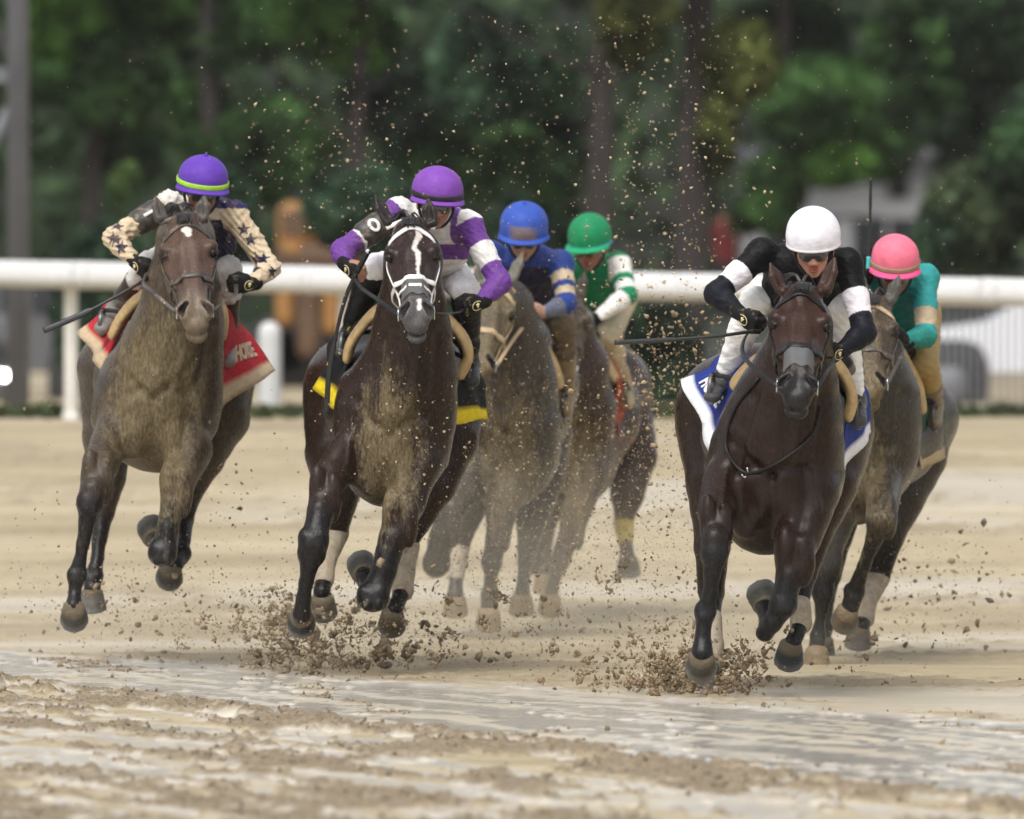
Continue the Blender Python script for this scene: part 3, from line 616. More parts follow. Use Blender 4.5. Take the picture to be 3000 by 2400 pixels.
HORSES = []
def make_horse(S):
    d0 = S['d']; s = K / d0; P = lambda t: U(t[0], t[1], d0 + t[2]); m2 = lambda px: px / s
    f = Field(); X = A(1., 0, 0)
    # ---- head, in its own frame: x across, y poll->muzzle, z out of the face
    poll, muz = P(S['poll']), P(S['muz']); ya = nrm(muz - poll); L = np.linalg.norm(muz - poll)
    eL, eR = S['eyeL'], S['eyeR']; tilt = nrm(A(eR[0] - eL[0], 0, -(eR[1] - eL[1])))
    xa = nrm(tilt - ya * np.dot(tilt, ya)); za = np.cross(xa, ya); za = za if za[1] < 0 else -za
    hw = m2(math.hypot(eR[0] - eL[0], eR[1] - eL[1]) / 2); g = hw / .105            # half width at eyes
    AX = np.array([xa, ya, za]); H = lambda x, y, z: poll + xa * x * g + ya * y * L + za * z
    e = lambda x, y, z, r, k=.03, op=1, tg='head': f.ell(H(x, y, z), (r[0] * g, r[1], r[2]), AX, k, tg, op)
    sg = lambda a, b, ra, rb, k=.03, tg='head': f.seg(H(*a), H(*b), (ra[0] * g, ra[1]), (rb[0] * g, rb[1]), xa, k, tg)
    # ---- trunk: neck and chest slices
    sl = S['chest']; pts = []
    for (y, xl, xr, dz, rv) in sl:
        hwid = m2((xr - xl) / 2) * d0 / (d0 + dz) if False else (xr - xl) / 2 * (d0 + dz - rv * .3) / K
        pts.append((U((xl + xr) / 2, y, d0 + dz), (hwid, rv)))
    zbot = U(1500, sl[-1][0] + 14, d0 + .25)[2]                      # lowest line of the breast between the forelegs
    pts = [(A(p_[0], p_[1], max(p_[2], zbot + .93 * min(r_))), r_) for p_, r_ in pts]
    f.seg(poll - za * .10 + ya * .02, pts[0][0], (.07 * g, .11), (pts[0][1][0] * .95, pts[0][1][1]), X, .06, 'neck')
    f.chain(pts, X, .06, 'body')
    # pectorals, shoulder blades
    yb, xlb, xrb, dzb, rvb = sl[-2]; hwb = (xrb - xlb) / 2; cxb = (xlb + xrb) / 2
    for sx in (-1, 1):
        c = P((cxb + sx * hwb * .40, yb - 22, dzb - rvb * .66)); f.ell(c, (m2(hwb) * .40, .115, .125), None, .018, 'body')
        y3, l3, r3, z3, v3 = sl[len(sl) // 2]
        f.seg(P(((l3 + r3) / 2 + sx * (r3 - l3) * .36, y3 - 60, z3 + .1)), P((cxb + sx * hwb * .80, yb - 60, dzb)), (.075, .17), (.090, .14), X, .03, 'body')
    y4, l4, r4, z4, v4 = sl[2]; y5, l5, r5, z5, v5 = sl[min(5, len(sl) - 2)]
    f.seg(P(((l4 + r4) / 2, y4, z4 - .02)), P(((l5 + r5) / 2, y5 - 20, z5 - .07)), (m2(r4 - l4) * .40, v4 * .95), (m2(r5 - l5) * .30, v5 * .86), X, .022, 'body')      # base of the neck stands out between the shoulders
    # ---- barrel and croup
    cc = pts[len(pts) * 2 // 3][0]; croup = P(S['croup'][:3]); hwc = S['croup'][3]
    bar = croup * .55 + cc * .45 + A(0, 0, -.04)
    f.chain([(cc + A(0, .18, .05), (.25, .25)), (bar + A(0, 0, .07), (.30, .255)), (croup + A(0, -.2, -.0), (.29, .24))], X, .1, 'body')
    f.ell(croup, (hwc, .42, S['croup'][4] if len(S['croup']) > 4 else .27), None, .1, 'body')
    wth = cc * .72 + croup * .28; wth[2] = max(pts[1][0][2] - .10, croup[2] + .12)
    f.seg(wth, cc + A(0, .3, .1), (.09, .14), (.16, .25), X, .12, 'body')       # withers
    f.seg(croup + A(0, .32, .12), croup + A(0, .44, .02), (.05, .05), (.035, .035), X, .06, 'body')
    # ---- legs
    for leg in S['legs']:
        q = leg['p']; pp = [(P(t[:3]), (t[3], t[4] if len(t) > 4 else t[3])) for t in q]
        for i in range(2, len(pp) - 1):               # knees, hocks, fetlocks: bony bumps at the wide joints
            if not ('wrap' in leg and leg['wrap'][0] <= i <= leg['wrap'][1] + 1) and q[i][3] >= q[i - 1][3] - .001 and q[i][3] > q[i + 1][3] and q[i][3] < .08 or (i == len(pp) - 2 and False):
                r_ = q[i][3]
                for sx in (-1, 1): f.ell(pp[i][0] + A(sx * r_ * .60, -r_ * .15, r_ * .25), (r_ * .52, r_ * .7, r_ * .75), None, .012, 'leglow'); f.ell(pp[i][0] + A(sx * r_ * .35, -r_ * .75, -r_ * .45), (r_ * .42, r_ * .4, r_ * .45), None, .012, 'leglow')
        if leg is S['legs'][0] or leg is S['legs'][1]:  # forearm muscles
            m_ = pp[1][0] * .55 + pp[2][0] * .45; r_ = pp[1][1][0]
            for sx, kz in ((-1, .02), (1, -.02)): f.ell(m_ + A(sx * r_ * .45, -r_ * .55, kz), (r_ * .52, r_ * .55, .115), None, .014, 'legtop')
        for i in range(1, len(pp) - 1):               # flexor tendons behind the cannon bones
            if q[i][3] < .05 and q[i + 1][3] < .05: f.seg(pp[i][0] + A(0, .024, 0), pp[i + 1][0] + A(0, .024, 0), .016, .016, X, .012, 'leglow')
        pp[-1] = (pp[-1][0], tuple(max(r_, .044) * 1.10 for r_ in pp[-1][1]))
        for i in range(len(pp) - 1):
            tg = 'legtop' if i < leg.get('black', 2) else 'leglow'
            f.seg(pp[i][0], pp[i + 1][0], tuple(r_ * (.90 if r_ < .05 else 1.03) for r_ in pp[i][1]), tuple(r_ * (.90 if r_ < .05 else 1.03) for r_ in pp[i + 1][1]), X, (.05 if i == 0 else .016), tg)
    # ---- head solids last so that their creases survive
    e(0, .12, -.055, (.078, .11, .095), .04)
    e(0, .30, -.045, (.098, .13, .082), .04)
    sg((0, .33, -.03), (0, .84, -.012), (.078, .055), (.05, .045), .03)
    sg((0, .42, -.10), (0, .90, -.055), (.078, .07), (.052, .05), .03)
    for sx in (-1, 1):
        e(sx * .052, .40, -.145, (.042, .14, .10), .03)                           # jowl
        e(sx * .080, .318, -.004, (.034, .042, .032), .02)                         # brow over the eye
        sg((sx * .078, .42, -.045), (sx * .062, .64, -.045), (.022, .022), (.012, .014), .03)   # facial crest
        e(sx * .022, .62, .022, (.022, .16, .02), .03)                             # nasal bones
    e(0, .95, -.035, (.060, .075, .058), .03)
    for sx in (-1, 1):
        e(sx * .043, .960, .002, (.030, .060, .033), .03)
    e(0, 1.06, -.035, (.048, .04, .042), .02)
    e(0, 1.085, -.082, (.041, .045, .032), .012)
    for sx in (-1, 1):
        f.seg(H(sx * .034, .925, .036), H(sx * .060, .995, .014), (.009 * g, .012), (.018 * g, .021), xa, .012, 'nostril', -1)
        e(sx * .112, .365, -.004, (.015, .020, .013), .014, -1)                    # eye socket
        f.seg(H(sx * .086, .340, .014), H(sx * .112, .350, -.020), .0075, .0075, xa, .010, 'head'); f.seg(H(sx * .090, .398, .004), H(sx * .110, .386, -.018), .0055, .0055, xa, .010, 'head')   # lids
        e(sx * .060, .22, .038, (.024, .038, .012), .04, -1)                       # hollow above the eye
        e(sx * .070, .74, .02, (.022, .07, .016), .04, -1)                         # hollow beside the nose
    e(0, 1.115, -.062, (.052, .028, .0022), .008, -1)                                 # mouth
    for key in ('earL', 'earR'):
        (bx, by, bd), (tx, ty, td), tw = S[key]
        b, t_ = P((bx, by, bd)), P((tx, ty, td)); m_ = b * .45 + t_ * .55
        uu = xa * math.cos(tw) + A(0, 1, 0) * math.sin(tw)
        f.seg(b, m_, (.030 * g, .024), (.030 * g, .016), uu, .02, 'ear'); f.seg(m_, t_, (.030 * g, .016), (.006, .006), uu, .012, 'ear')
        nf = np.cross(uu, nrm(t_ - b)); nf = nf if nf[1] < 0 else -nf
        f.seg(b + nf * .022 + (t_ - b) * .2, b + nf * .016 + (t_ - b) * .85, (.017 * g, .016), (.006, .010), uu, .008, 'ear', -1)
    # ---- surface
    hr = S.get('res', 1.0)
    head_lo = np.min([H(a, b, c) for a in (-.16, .16) for b in (-.3, 1.25) for c in (-.2, .1)], 0); head_hi = np.max([H(a, b, c) for a in (-.16, .16) for b in (-.3, 1.25) for c in (-.2, .1)], 0)
    V, F = f.surf((.0105 * hr, .017 * hr, .0105 * hr), [(head_lo, head_hi, .0058 * hr)], smooth=1, noise=lambda x, y, z: .0022 * np.sin(31 * x + 2.2 * np.sin(17 * z + d0)) * np.sin(23 * z + 1.9 * np.sin(19 * x)) + .0030 * np.sin(13 * x + 1.7 * np.sin(9 * z) + d0) * np.sin(10 * z + 11 * y))
    # muscle grooves and ridges of the chest: real displacement along lines on the front
    FN = np.cross(V[F[:, 2]] - V[F[:, 0]], V[F[:, 3]] - V[F[:, 1]]); VN = np.zeros_like(V)
    for i in range(4): np.add.at(VN, F[:, i], FN)
    VN /= np.linalg.norm(VN, axis=1)[:, None] + 1e-12
    frontal = sstep(-.15, -.6, VN[:, 1]) * (V[:, 1] < d0 + .35)
    G = lambda u, dy: (lambda w_: (w_[0], w_[2]))(U(cxb + u * hwb, yb + dy, d0 + .02))
    rows = [((sl[2][1] + sl[2][2]) / 2, sl[2][2] - sl[2][1], sl[2][0]), ((sl[4][1] + sl[4][2]) / 2, sl[4][2] - sl[4][1], sl[4][0])]
    N_ = lambda k_, u: (lambda w_: (w_[0], w_[2]))(U(rows[k_][0] + u * rows[k_][1], rows[k_][2], d0 + .02))
    lines = [([G(0, -120), G(.02, -40), G(-.01, 40)], .010, .032), ([G(-.62, -170), G(-.66, -80), G(-.50, 25)], .013, .034), ([G(.62, -170), G(.66, -80), G(.50, 25)], .013, .034),
             ([N_(0, -.36), N_(1, -.30), G(-.30, -150)], .013, .024), ([N_(0, .36), N_(1, .30), G(.30, -150)], .013, .024),
             ([G(-.75, -230), G(-.35, -165), G(0, -125)], .008, .020), ([G(.75, -230), G(.35, -165), G(0, -125)], .008, .020),
             ([N_(0, -.10), N_(1, -.06), G(-.05, -200)], -.006, .030), ([N_(0, .14), N_(1, .10), G(.08, -190)], -.006, .022),
             ([G(-.80, -140), G(-.9, -40)], -.006, .010), ([G(.80, -150), G(.88, -30)], -.006, .010)]
    dv_ = np.zeros(len(V))
    for ln, amp, wd in lines:
        Q_ = crom([A(a_[0], 0, a_[1]) for a_ in ln], 5); dd = np.full(len(V), 9.)
        for p0, p1 in zip(Q_[:-1], Q_[1:]):
            ex, ez = p1[0] - p0[0], p1[2] - p0[2]; qx, qz = V[:, 0] - p0[0], V[:, 2] - p0[2]; t = np.clip((qx * ex + qz * ez) / (ex * ex + ez * ez + 1e-9), 0, 1)
            dd = np.minimum(dd, np.hypot(qx - t * ex, qz - t * ez))
        dv_ += 1.5 * amp * np.exp(-(dd / wd) ** 2)
    dhead_ = f.dist(V, ('head',)); frontal = frontal * sstep(.02, .06, dhead_)
    V = V - VN * (dv_ * frontal)[:, None]
    # ---- coat colours
    base, dark = np.array(S['coat']), np.array(S.get('points', BLACK))
    C = np.tile(base, (len(V), 1)); a = np.full(len(V), S.get('mud', .3))
    dl = f.dist(V, ('leglow',)); dt = f.dist(V, ('legtop', 'body', 'neck', 'head')); wlow = sstep(-.03, .03, dt - dl)
    dh = f.dist(V, ('head',)); db = f.dist(V, ('body', 'legtop', 'neck'))
    hc = np.array(S.get('headcol', base)); wh = sstep(-.02, .05, db - dh); C = C * (1 - wh[:, None]) + hc * wh[:, None]
    ql = V - poll; yl = ql @ ya / L; xl_ = ql @ xa / g; zl = ql @ za
    mz = wh * sstep(.72, .98, yl); C = C * (1 - mz[:, None]) + np.array(S.get('muzzle', (.018, .016, .016))) * mz[:, None]
    de = f.dist(V, ('ear',)); we = sstep(.02, -.004, de) * (dh > .01); C = C * (1 - .5 * we[:, None]) + np.array(S.get('earcol', dark)) * .5 * we[:, None]
    dn_ = f.dist(V, ('nostril',)); wn_ = sstep(.006, -.001, dn_)[:, None]; C = C * (1 - wn_) + np.array((.005, .004, .004)) * wn_; a = a - .5 * wn_[:, 0]
    dy_ = np.minimum(np.linalg.norm(V - H(.1, .367, -.01), axis=1), np.linalg.norm(V - H(-.1, .367, -.01), axis=1)); wy_ = .7 * sstep(.055, .022, dy_)[:, None]; C = C * (1 - wy_) + np.array((.010, .008, .007)) * wy_
    C = C * (1 - wlow[:, None]) + dark * wlow[:, None]
    a = a + S.get('mudleg', -.05) * wlow + S.get('mudhead', 0.) * wh
    # chest front catches the kickback of the horses ahead
    ch = np.exp(-(((V[:, 0] - pts[len(pts) // 2 + 1][0][0]) / .20) ** 2 + ((V[:, 2] - pts[len(pts) // 2 + 1][0][2]) / .45) ** 2)) * sstep(.6, .0, V[:, 1] - (d0))
    a = a + S.get('mudchest', .25) * ch
    for (kind, *q) in S.get('marks', []):                              # white marks on the face
        if kind == 'line':
            dd = np.full(len(V), 9.)
            # positions given in face units (x across, y along the head)
            for (x0, y0, w0), (x1, y1, w1) in zip(q[0][:-1], q[0][1:]):
                bx, by = x1 - x0, (y1 - y0) * L; px_, py_ = xl_ - x0, (yl - y0) * L
                t = np.clip((px_ * bx + py_ * by) / (bx * bx + by * by + 1e-9), 0, 1)
                dd = np.minimum(dd, np.hypot(px_ - t * bx, py_ - t * by) - (w0 + (w1 - w0) * t))
            dd += (fbm(V, 60, 2, 3) - .5) * .012
            w = sstep(.004, -.002, dd) * (zl > -.06) * (wh > .3)
            C = C * (1 - w[:, None]) + np.array((.62, .58, .54)) * w[:, None]
    root = tag(empty('race_horse', A(croup[0], d0 + .6, S.get('gz', 0.))), S['label'], 'horse', 'racehorses galloping down the track')
    body = link('body', mesh_np('body', V, F, np.c_[C, a]), M['coat'], root)
    bvh = BVHTree.FromPolygons([tuple(p) for p in V], [tuple(q) for q in F.tolist()])
    # ---- eyes
    for sx in (-1, 1):
        u_ = 12; w_ = 8; ev = []; ef = []
        c = H(sx * .0935, .367, -.012)
        for i in range(w_ + 1):
            for j in range(u_):
                th, ph = math.pi * i / w_, 2 * math.pi * j / u_
                ev.append(c + .0185 * g * (xa * math.sin(th) * math.cos(ph) + ya * math.cos(th) * 1.05 + za * math.sin(th) * math.sin(ph)))
        for i in range(w_):
            for j in range(u_): ef.append((i * u_ + j, i * u_ + (j + 1) % u_, (i + 1) * u_ + (j + 1) % u_, (i + 1) * u_ + j))
        link('eye', mesh_np('eye', ev, ef), M['eye'], root)
    # ---- hooves and leg wraps
    for leg in S['legs']:
        hx, hy, hz = leg['hoof']; ax = A(*leg['ax']); fr = A(*leg.get('fr', (0, -1, -.6)))
        hv, hf = hoof_mesh(P((hx, hy, hz)), ax, fr, leg.get('hs', 1.08))
        rel = (hv - P((hx, hy, hz))) @ nrm(ax)
        base_c = np.array(leg.get('hcol', (.06, .058, .05))); cc_ = np.where((rel < .010)[:, None], np.array((.13, .105, .07)), base_c * np.ones((len(hv), 1)))
        cc_ = np.where((rel > .0715 * 1.05)[:, None], np.array((.16, .16, .155)), cc_) if leg.get('shoe', 1) else cc_
        link('hoof', mesh_np('hoof', hv, hf, np.c_[cc_, np.full(len(hv), leg.get('hmud', .24))]), M['hoof'], root)
        if 'wrap' in leg:
            i0, i1 = leg['wrap']; q = leg['p'][i0:i1 + 1]; w = Field()
            for t0, t1 in zip(q[:-1], q[1:]):
                w.seg(P(t0[:3]), P(t1[:3]), (t0[3] + .007, (t0[4] if len(t0) > 4 else t0[3]) + .007), (t1[3] + .007, (t1[4] if len(t1) > 4 else t1[3]) + .007), X, .02)
            wv, wf = w.surf(.007); link('leg_wrap', mesh_np('leg_wrap', wv, wf), leg.get('wmat', M['wrap']), root)
    # ---- forelock, mane, tail: many hair tufts
    hairs = []
    fl = H(0, .06, .03)
    for i in range(40):
        a0 = fl + xa * RNG.normal(0, .016) + za * .01; tipv = nrm(ya * .6 + za * .5 + xa * RNG.normal(0, .5) + A(0, 0, RNG.uniform(-.1, .6)))
        hairs.append(ribbon(crom([a0 - ya * .02, a0 + tipv * .018, a0 + tipv * .026 + ya * .035], 3), [.010, .010, .009, .008, .006, .004, .002][:7], .004))
    V_, F_ = merge(hairs); link('forelock', mesh_mixed('forelock', V_, F_), M['hair'], root)
    hairs = []
    for i in range(90):
        t = RNG.uniform(0, 1); a0 = (poll - za * .03) * (1 - t) + (wth + A(0, -.05, .14)) * t
        hit = bvh.ray_cast(Vector(a0 + A(0, 0, .5)), Vector((0, 0, -1)))
        if hit[0] is None: continue
        a0 = np.array(hit[0]); sd = RNG.choice([-1, 1], p=[.8, .2])
        hairs.append(ribbon(crom([a0 - A(0, 0, .01), a0 + A(sd * .03, .03, .03), a0 + A(sd * .07, .08, -.02 + RNG.normal(0, .02))], 3), [.016, .016, .014, .012, .010, .006, .003], .006))
    if hairs:
        V_, F_ = merge(hairs); link('mane', mesh_mixed('mane', V_, F_), M['hair'], root)
    hairs = []; tb = croup + A(0, .42, .05)
    for i in range(70):
        o = A(RNG.normal(0, .02), 0, RNG.normal(0, .02)); sp = A(RNG.normal(0, .05), RNG.normal(0, .05), RNG.normal(0, .05))
        hairs.append(ribbon(crom([tb + o, tb + o + A(0, .14, .02) + sp * .3, tb + o * 2 + A(0, .30, -.14) + sp, tb + o * 2 + A(0, .46, -.42) + sp * 1.6], 4), np.linspace(.02, .004, 13), .008))
    V_, F_ = merge(hairs); link('tail', mesh_mixed('tail', V_, F_), M['hair'], root)
    # ---- bridle: every strap is laid on the head surface
    def onhead(px, py, off=.004):
        o = Vector((0, 0, CAMZ)); p = Vector(U(px, py, d0)); h = bvh.ray_cast(o, (p - o).normalized())
        if h[0] is None:
            nn = bvh.find_nearest(Vector(U(px, py, d0 - .35)));
            return np.array(nn[0]) + np.array(nn[1]) * off, np.array(nn[1])
        if h[0].y > d0 + .15:
            nn = bvh.find_nearest(Vector(U(px, py, d0 - .35))); return np.array(nn[0]) + np.array(nn[1]) * off, np.array(nn[1])
        return np.array(h[0]) + np.array(h[1]) * off, np.array(h[1])
    def face(x, y):
        """head coordinates -> point on the head's front surface"""
        h = bvh.ray_cast(Vector(H(x, y, .3)), Vector(-za))
        if h[0] is None or h[3] > .42: h = bvh.find_nearest(Vector(H(x, y, -.02)))
        return np.array(h[0]) + np.array(h[1]) * .004, np.array(h[1])
    def ring(y, z0, z1, hwx, n=28, dy=0., front=True):
        """loop around the head in the plane across it"""
        pts_, ns = [], []
        for i in range(n):
            th = 2 * math.pi * i / n; d = xa * math.cos(th) + za * math.sin(th)
            c = H(0, y + dy * math.sin(th), -.06); h = bvh.ray_cast(Vector(c + d * .35), Vector(-d), .6)
            if h[0] is None: h = bvh.find_nearest(Vector(c + d * .1))
            pts_.append(np.array(h[0]) + d * .004); ns.append(d)
        return pts_, ns
    bm = M[S.get('bridle', 'leather')]; bw = S.get('strapw', .022)
    pts_, ns = ring(.60, 0, 0, 0, dy=S.get('nosetilt', .06)); V_, F_ = ribbon(np.array(pts_), bw * 1.25, .008, ns, True)
    bridle = link('bridle', mesh_mixed('bridle', V_, F_), bm, root)            # noseband carries the rest
    if S.get('noseband2'):
        pts_, ns = ring(.69, 0, 0, 0, dy=.05); V_, F_ = ribbon(np.array(pts_), bw * .8, .007, ns, True); link('flash_strap', mesh_mixed('flash_strap', V_, F_), bm, bridle)
    br = [];
    for t in np.linspace(-1, 1, 15):
        br.append(face(t * .10, .14 + .10 * abs(t) ** 2.2) if abs(t) < .9 else None)
    br = [b for b in br if b]
    ends = [onl for onl in []]
    def side(x, y, z):
        h = bvh.find_nearest(Vector(H(x, y, z))); return np.array(h[0]) + np.array(h[1]) * .005, np.array(h[1])
    br = [side(-.13, .22, -.05)] + br + [side(.13, .22, -.05)]
    strap('browband', [b[0] for b in br], bw * 1.05, .009, M[S.get('brow', S.get('bridle', 'leather'))], bridle, [b[1] for b in br], 3)
    for sx in (-1, 1):
        cs = [side(sx * .13, .10, -.07), side(sx * .14, .24, -.065), side(sx * .14, .40, -.075), side(sx * .13, .56, -.075), side(sx * .11, .72, -.065), side(sx * .09, .86, -.055)]
        strap('cheek_strap', [c[0] for c in cs], bw * .85, .007, bm, bridle, [c[1] for c in cs], 4)
        c = side(sx * .09, .90, -.055)[0] + xa * sx * .008
        ringp = [c + .030 * (ya * math.cos(t) + za * math.sin(t)) for t in np.linspace(0, 2 * math.pi, 20, endpoint=False)]
        V_, F_ = ribbon(np.array(ringp), .007, .007, None, True, 6); link('bit_ring', mesh_mixed('bit_ring', V_, F_), M['metal'], bridle)
        rn = S['reinL'] if sx < 0 else S['reinR']
        rp = [c] + [P(t) for t in rn]
        strap('rein', rp, .020, .007, M[S.get('rein', 'leather')], bridle, None, 6)
    st = [side(-.1, .0, -.06), (H(0, -.06, -.03), za), side(.1, .0, -.06)]
    strap('crown_strap', [b[0] for b in st], bw, .008, bm, bridle, None, 5)
    if S.get('nasal'):
        gv = []; gf = []; nu, nv = 11, 9
        for i in range(nu):
            for j in range(nv):
                x = -.050 + .100 * i / (nu - 1); y = .665 + .165 * j / (nv - 1); y += .012 * math.sin(i * 1.3) * (j == 0 or j == nv - 1)
                q = face(x, y); gv.append(q[0] + q[1] * (.001 + .001 * math.sin(j * 2.2)))
        for i in range(nu - 1):
            for j in range(nv - 1): gf.append((i * nv + j, i * nv + j + 1, (i + 1) * nv + j + 1, (i + 1) * nv + j))
        link('nasal_strip', mesh_np('nasal_strip', gv, gf), M['grey_strip'], root)
    # ---- saddle: front arch, seat
    sa = [P(t) for t in S['arch']]; w = Field()
    Q = crom(sa, 4)
    cen = np.mean(Q, 0)
    for a0, b0 in zip(Q[:-1], Q[1:]):
        n_ = nrm((a0 + b0) / 2 - cen); w.seg(a0, b0, (.023, .06), (.023, .06), n_, .01, 'pad')
    wv, wf = w.surf((.006, .009, .006)); saddle = link('saddle', mesh_np('saddle', wv, wf), M[S.get('pad', 'tan_pad')], root)
    w = Field(); mid = sa[len(sa) // 2]
    w.chain([(mid + A(0, .06, -.02), (.10, .05)), (mid + A(0, .28, -.07), (.13, .04)), (mid + A(0, .5, -.03), (.15, .045))], X, .03)
    wv, wf = w.surf(.012); link('seat', mesh_np('seat', wv, wf), M['leather'], saddle)
    # ---- saddle cloth
    def quad(q): return [P(t) for t in q]
    Lq, Rq = quad(S['clothL']), quad(S['clothR'])       # front-top, front-bottom, rear-bottom, rear-top
    sf, sr = mid + A(0, .06, -.03), mid + A(0, .62, -.06)
    nu, nv = 22, 18; cols_ = []; V_ = []; ccol = np.array(S['cloth']); bcol = np.array(S['border'])
    for i in range(nu):
        u_ = i / (nu - 1)
        lb, lt = Lq[1] * (1 - u_) + Lq[2] * u_, Lq[0] * (1 - u_) + Lq[3] * u_; rb, rt = Rq[1] * (1 - u_) + Rq[2] * u_, Rq[0] * (1 - u_) + Rq[3] * u_
        sp = sf * (1 - u_) + sr * u_
        row = crom([lb, lb * .5 + lt * .5, lt, sp, rt, rt * .5 + rb * .5, rb], nv // 3)
        nr = len(row)
        for j, p in enumerate(row):
            v_ = j / (nr - 1); q = min(v_, 1 - v_) * 2          # 0 at the hem
            wv_ = .016 * math.sin(u_ * 9 + (v_ > .5) * 2 + q * 5) * max(0, 1 - q * 1.6); out_ = -1 if v_ < .5 else 1
            V_.append(p + A(out_ * wv_, 0, wv_ * .4)); edge = q < S.get('hem', .14) or (u_ > 1 - S.get('hemr', .08))
            cols_.append(tuple(bcol if edge else ccol) + (S.get('clothmud', .2),))
    V_, cols_ = np.array(V_), np.array(cols_); ff = [(i * nr + j, i * nr + j + 1, (i + 1) * nr + j + 1, (i + 1) * nr + j) for i in range(nu - 1) for j in range(nr - 1)]
    cl = link('saddle_cloth', mesh_np('saddle_cloth', V_, ff, cols_), M['cloth'], root)
    md = cl.modifiers.new('thickness', 'SOLIDIFY'); md.thickness = .007; md.offset = 0
    for (txt, sidek, u0, q0, size, mt, flip) in S.get('text', []):
        # letters laid on the cloth grid: u along the horse, q up from the hem
        jj = q0 / 2 * (nr - 1) if sidek == 'L' else (1 - q0 / 2) * (nr - 1)
        gi = lambda uu, jj_: V_[int(round(np.clip(uu * (nu - 1), 0, nu - 1))) * nr + int(round(np.clip(jj_, 0, nr - 1)))]
        dj = 2 if sidek == 'L' else -2
        o_ = gi(u0, jj); du = gi(min(1, u0 + .25), jj) - gi(max(0, u0 - .25), jj); dv = gi(u0, jj + dj) - gi(u0, jj - dj)
        xd = nrm(du) * (1 if flip else -1); yd = nrm(dv - xd * np.dot(dv, xd)); zd = np.cross(xd, yd)
        if zd[1] > 0: xd = -xd; zd = np.cross(xd, yd)
        cu = bpy.data.curves.new('lettering', 'FONT'); cu.body = txt; cu.size = size; cu.extrude = .002; cu.offset = .003 * size / .08; cu.align_x = 'CENTER'; cu.align_y = 'CENTER'; cu.resolution_u = 3
        to = bpy.data.objects.new('lettering', cu); COL.objects.link(to)
        dg = bpy.context.evaluated_depsgraph_get(); me = bpy.data.meshes.new_from_object(to.evaluated_get(dg)); bpy.data.objects.remove(to)
        Rm = Matrix((tuple(xd) , tuple(yd), tuple(zd))).transposed()
        nt = BVHTree.FromPolygons([tuple(p) for p in V_], ff)
        for vx in me.vertices:
            w_ = Vector(o_) + Rm @ Vector((vx.co.x, vx.co.y, 0)); h = nt.ray_cast(w_ + Vector(zd) * .25, Vector(-zd), .6)
            b_ = h[0] if h[0] is not None else w_
            vx.co = b_ + Vector(zd) * (.006 + vx.co.z + .001)
        me.materials.clear(); link('lettering', me, mt, cl)
    # ---- girth-line extras
    if 'yoke' in S:
        q = [onhead(x, y, .006) for x, y in S['yoke']]
        strap('yoke_cord', [a_[0] for a_ in q], .012, .012, M['leather'], root, None, 5)
        if 'hook' in S:
            c, n_ = onhead(*S['hook'], .012); V_, F_ = ribbon(crom([c + A(.012, 0, .02), c + A(.016, 0, -.012), c + A(0, 0, -.022), c + A(-.012, 0, -.01)], 5), .007, .007); link('cord_hook', mesh_mixed('cord_hook', V_, F_), M['metal'], root)
    for st in S.get('stirrups', []):
        c = P(st); V_, F_ = ribbon(np.array([c + A(.0 + .012 * math.sin(t), .055 * math.sin(t), .065 * math.cos(t) + .03) for t in np.linspace(0, 2 * math.pi, 22, endpoint=False)]), .018, .006, None, True)
        so_ = link('stirrup', mesh_mixed('stirrup', V_, F_), M['iron'], saddle)
        V_, F_ = ribbon(crom([c + A(0, 0, .095), c * .5 + (mid + A(0, .15, -.05)) * .5 + A(.0, 0, .0), mid + A(0, .15, -.03)], 5), .022, .004); link('stirrup_strap', mesh_mixed('stirrup_strap', V_, F_), M['leather'], saddle)
    HORSES.append((S, bvh, root)); return root
# ------------------------------------------------------------------ jockeys
SKIN, SKIN_D = (.42, .22, .15), (.30, .16, .11)
def fist(f, wr, kn, ac, s=1.0, ex=0., tag_='hand', fingers_only=False):
    """wr wrist, kn direction wrist->knuckles, ac across (thumb side -> little finger); fingers curl round a rein"""
    h = nrm(kn); a = nrm(ac - h * np.dot(ac, h)); n = np.cross(h, a); n = n if n[2] - n[1] > 0 else -n
    g = .085 * s
    if not fingers_only:
        f.seg(wr - h * .02, wr + h * g * .45, (.027 * s + ex, .021 * s + ex), (.037 * s + ex, .018 * s + ex), a, .02, tag_)
        f.seg(wr + h * g * .45, wr + h * g * .95, (.037 * s + ex, .018 * s + ex), (.041 * s + ex, .015 * s + ex), a, .015, tag_)
    r = .0098 * s + ex
    for o, ln in ((-.031, .95), (-.010, 1.05), (.011, 1.0), (.031, .82)):
        k0 = wr + h * g * (1.0 - abs(o + .008) * 2.2) + a * o * s
        p1 = k0 + (h * .020 - n * .034) * s * ln; p2 = p1 + (-h * .027 - n * .010) * s * ln; p3 = p2 + (-h * .012 + n * .014) * s * ln
        f.seg(k0, p1, r * 1.05, r, a, .006, tag_); f.seg(p1, p2, r, r * .95, a, .004, tag_); f.seg(p2, p3, r * .95, r * .85, a, .004, tag_)
    b0 = wr + h * g * .3 - a * .032 * s - n * .008; t1 = b0 + (h * .036 - a * .012 - n * .016) * s; t2 = t1 + (h * .024 + a * .016 - n * .016) * s
    f.seg(b0, t1, .014 * s + ex, r * 1.1, a, .012, tag_); f.seg(t1, t2, r * 1.1, r * .95, a, .004, tag_)
    return h, a, n

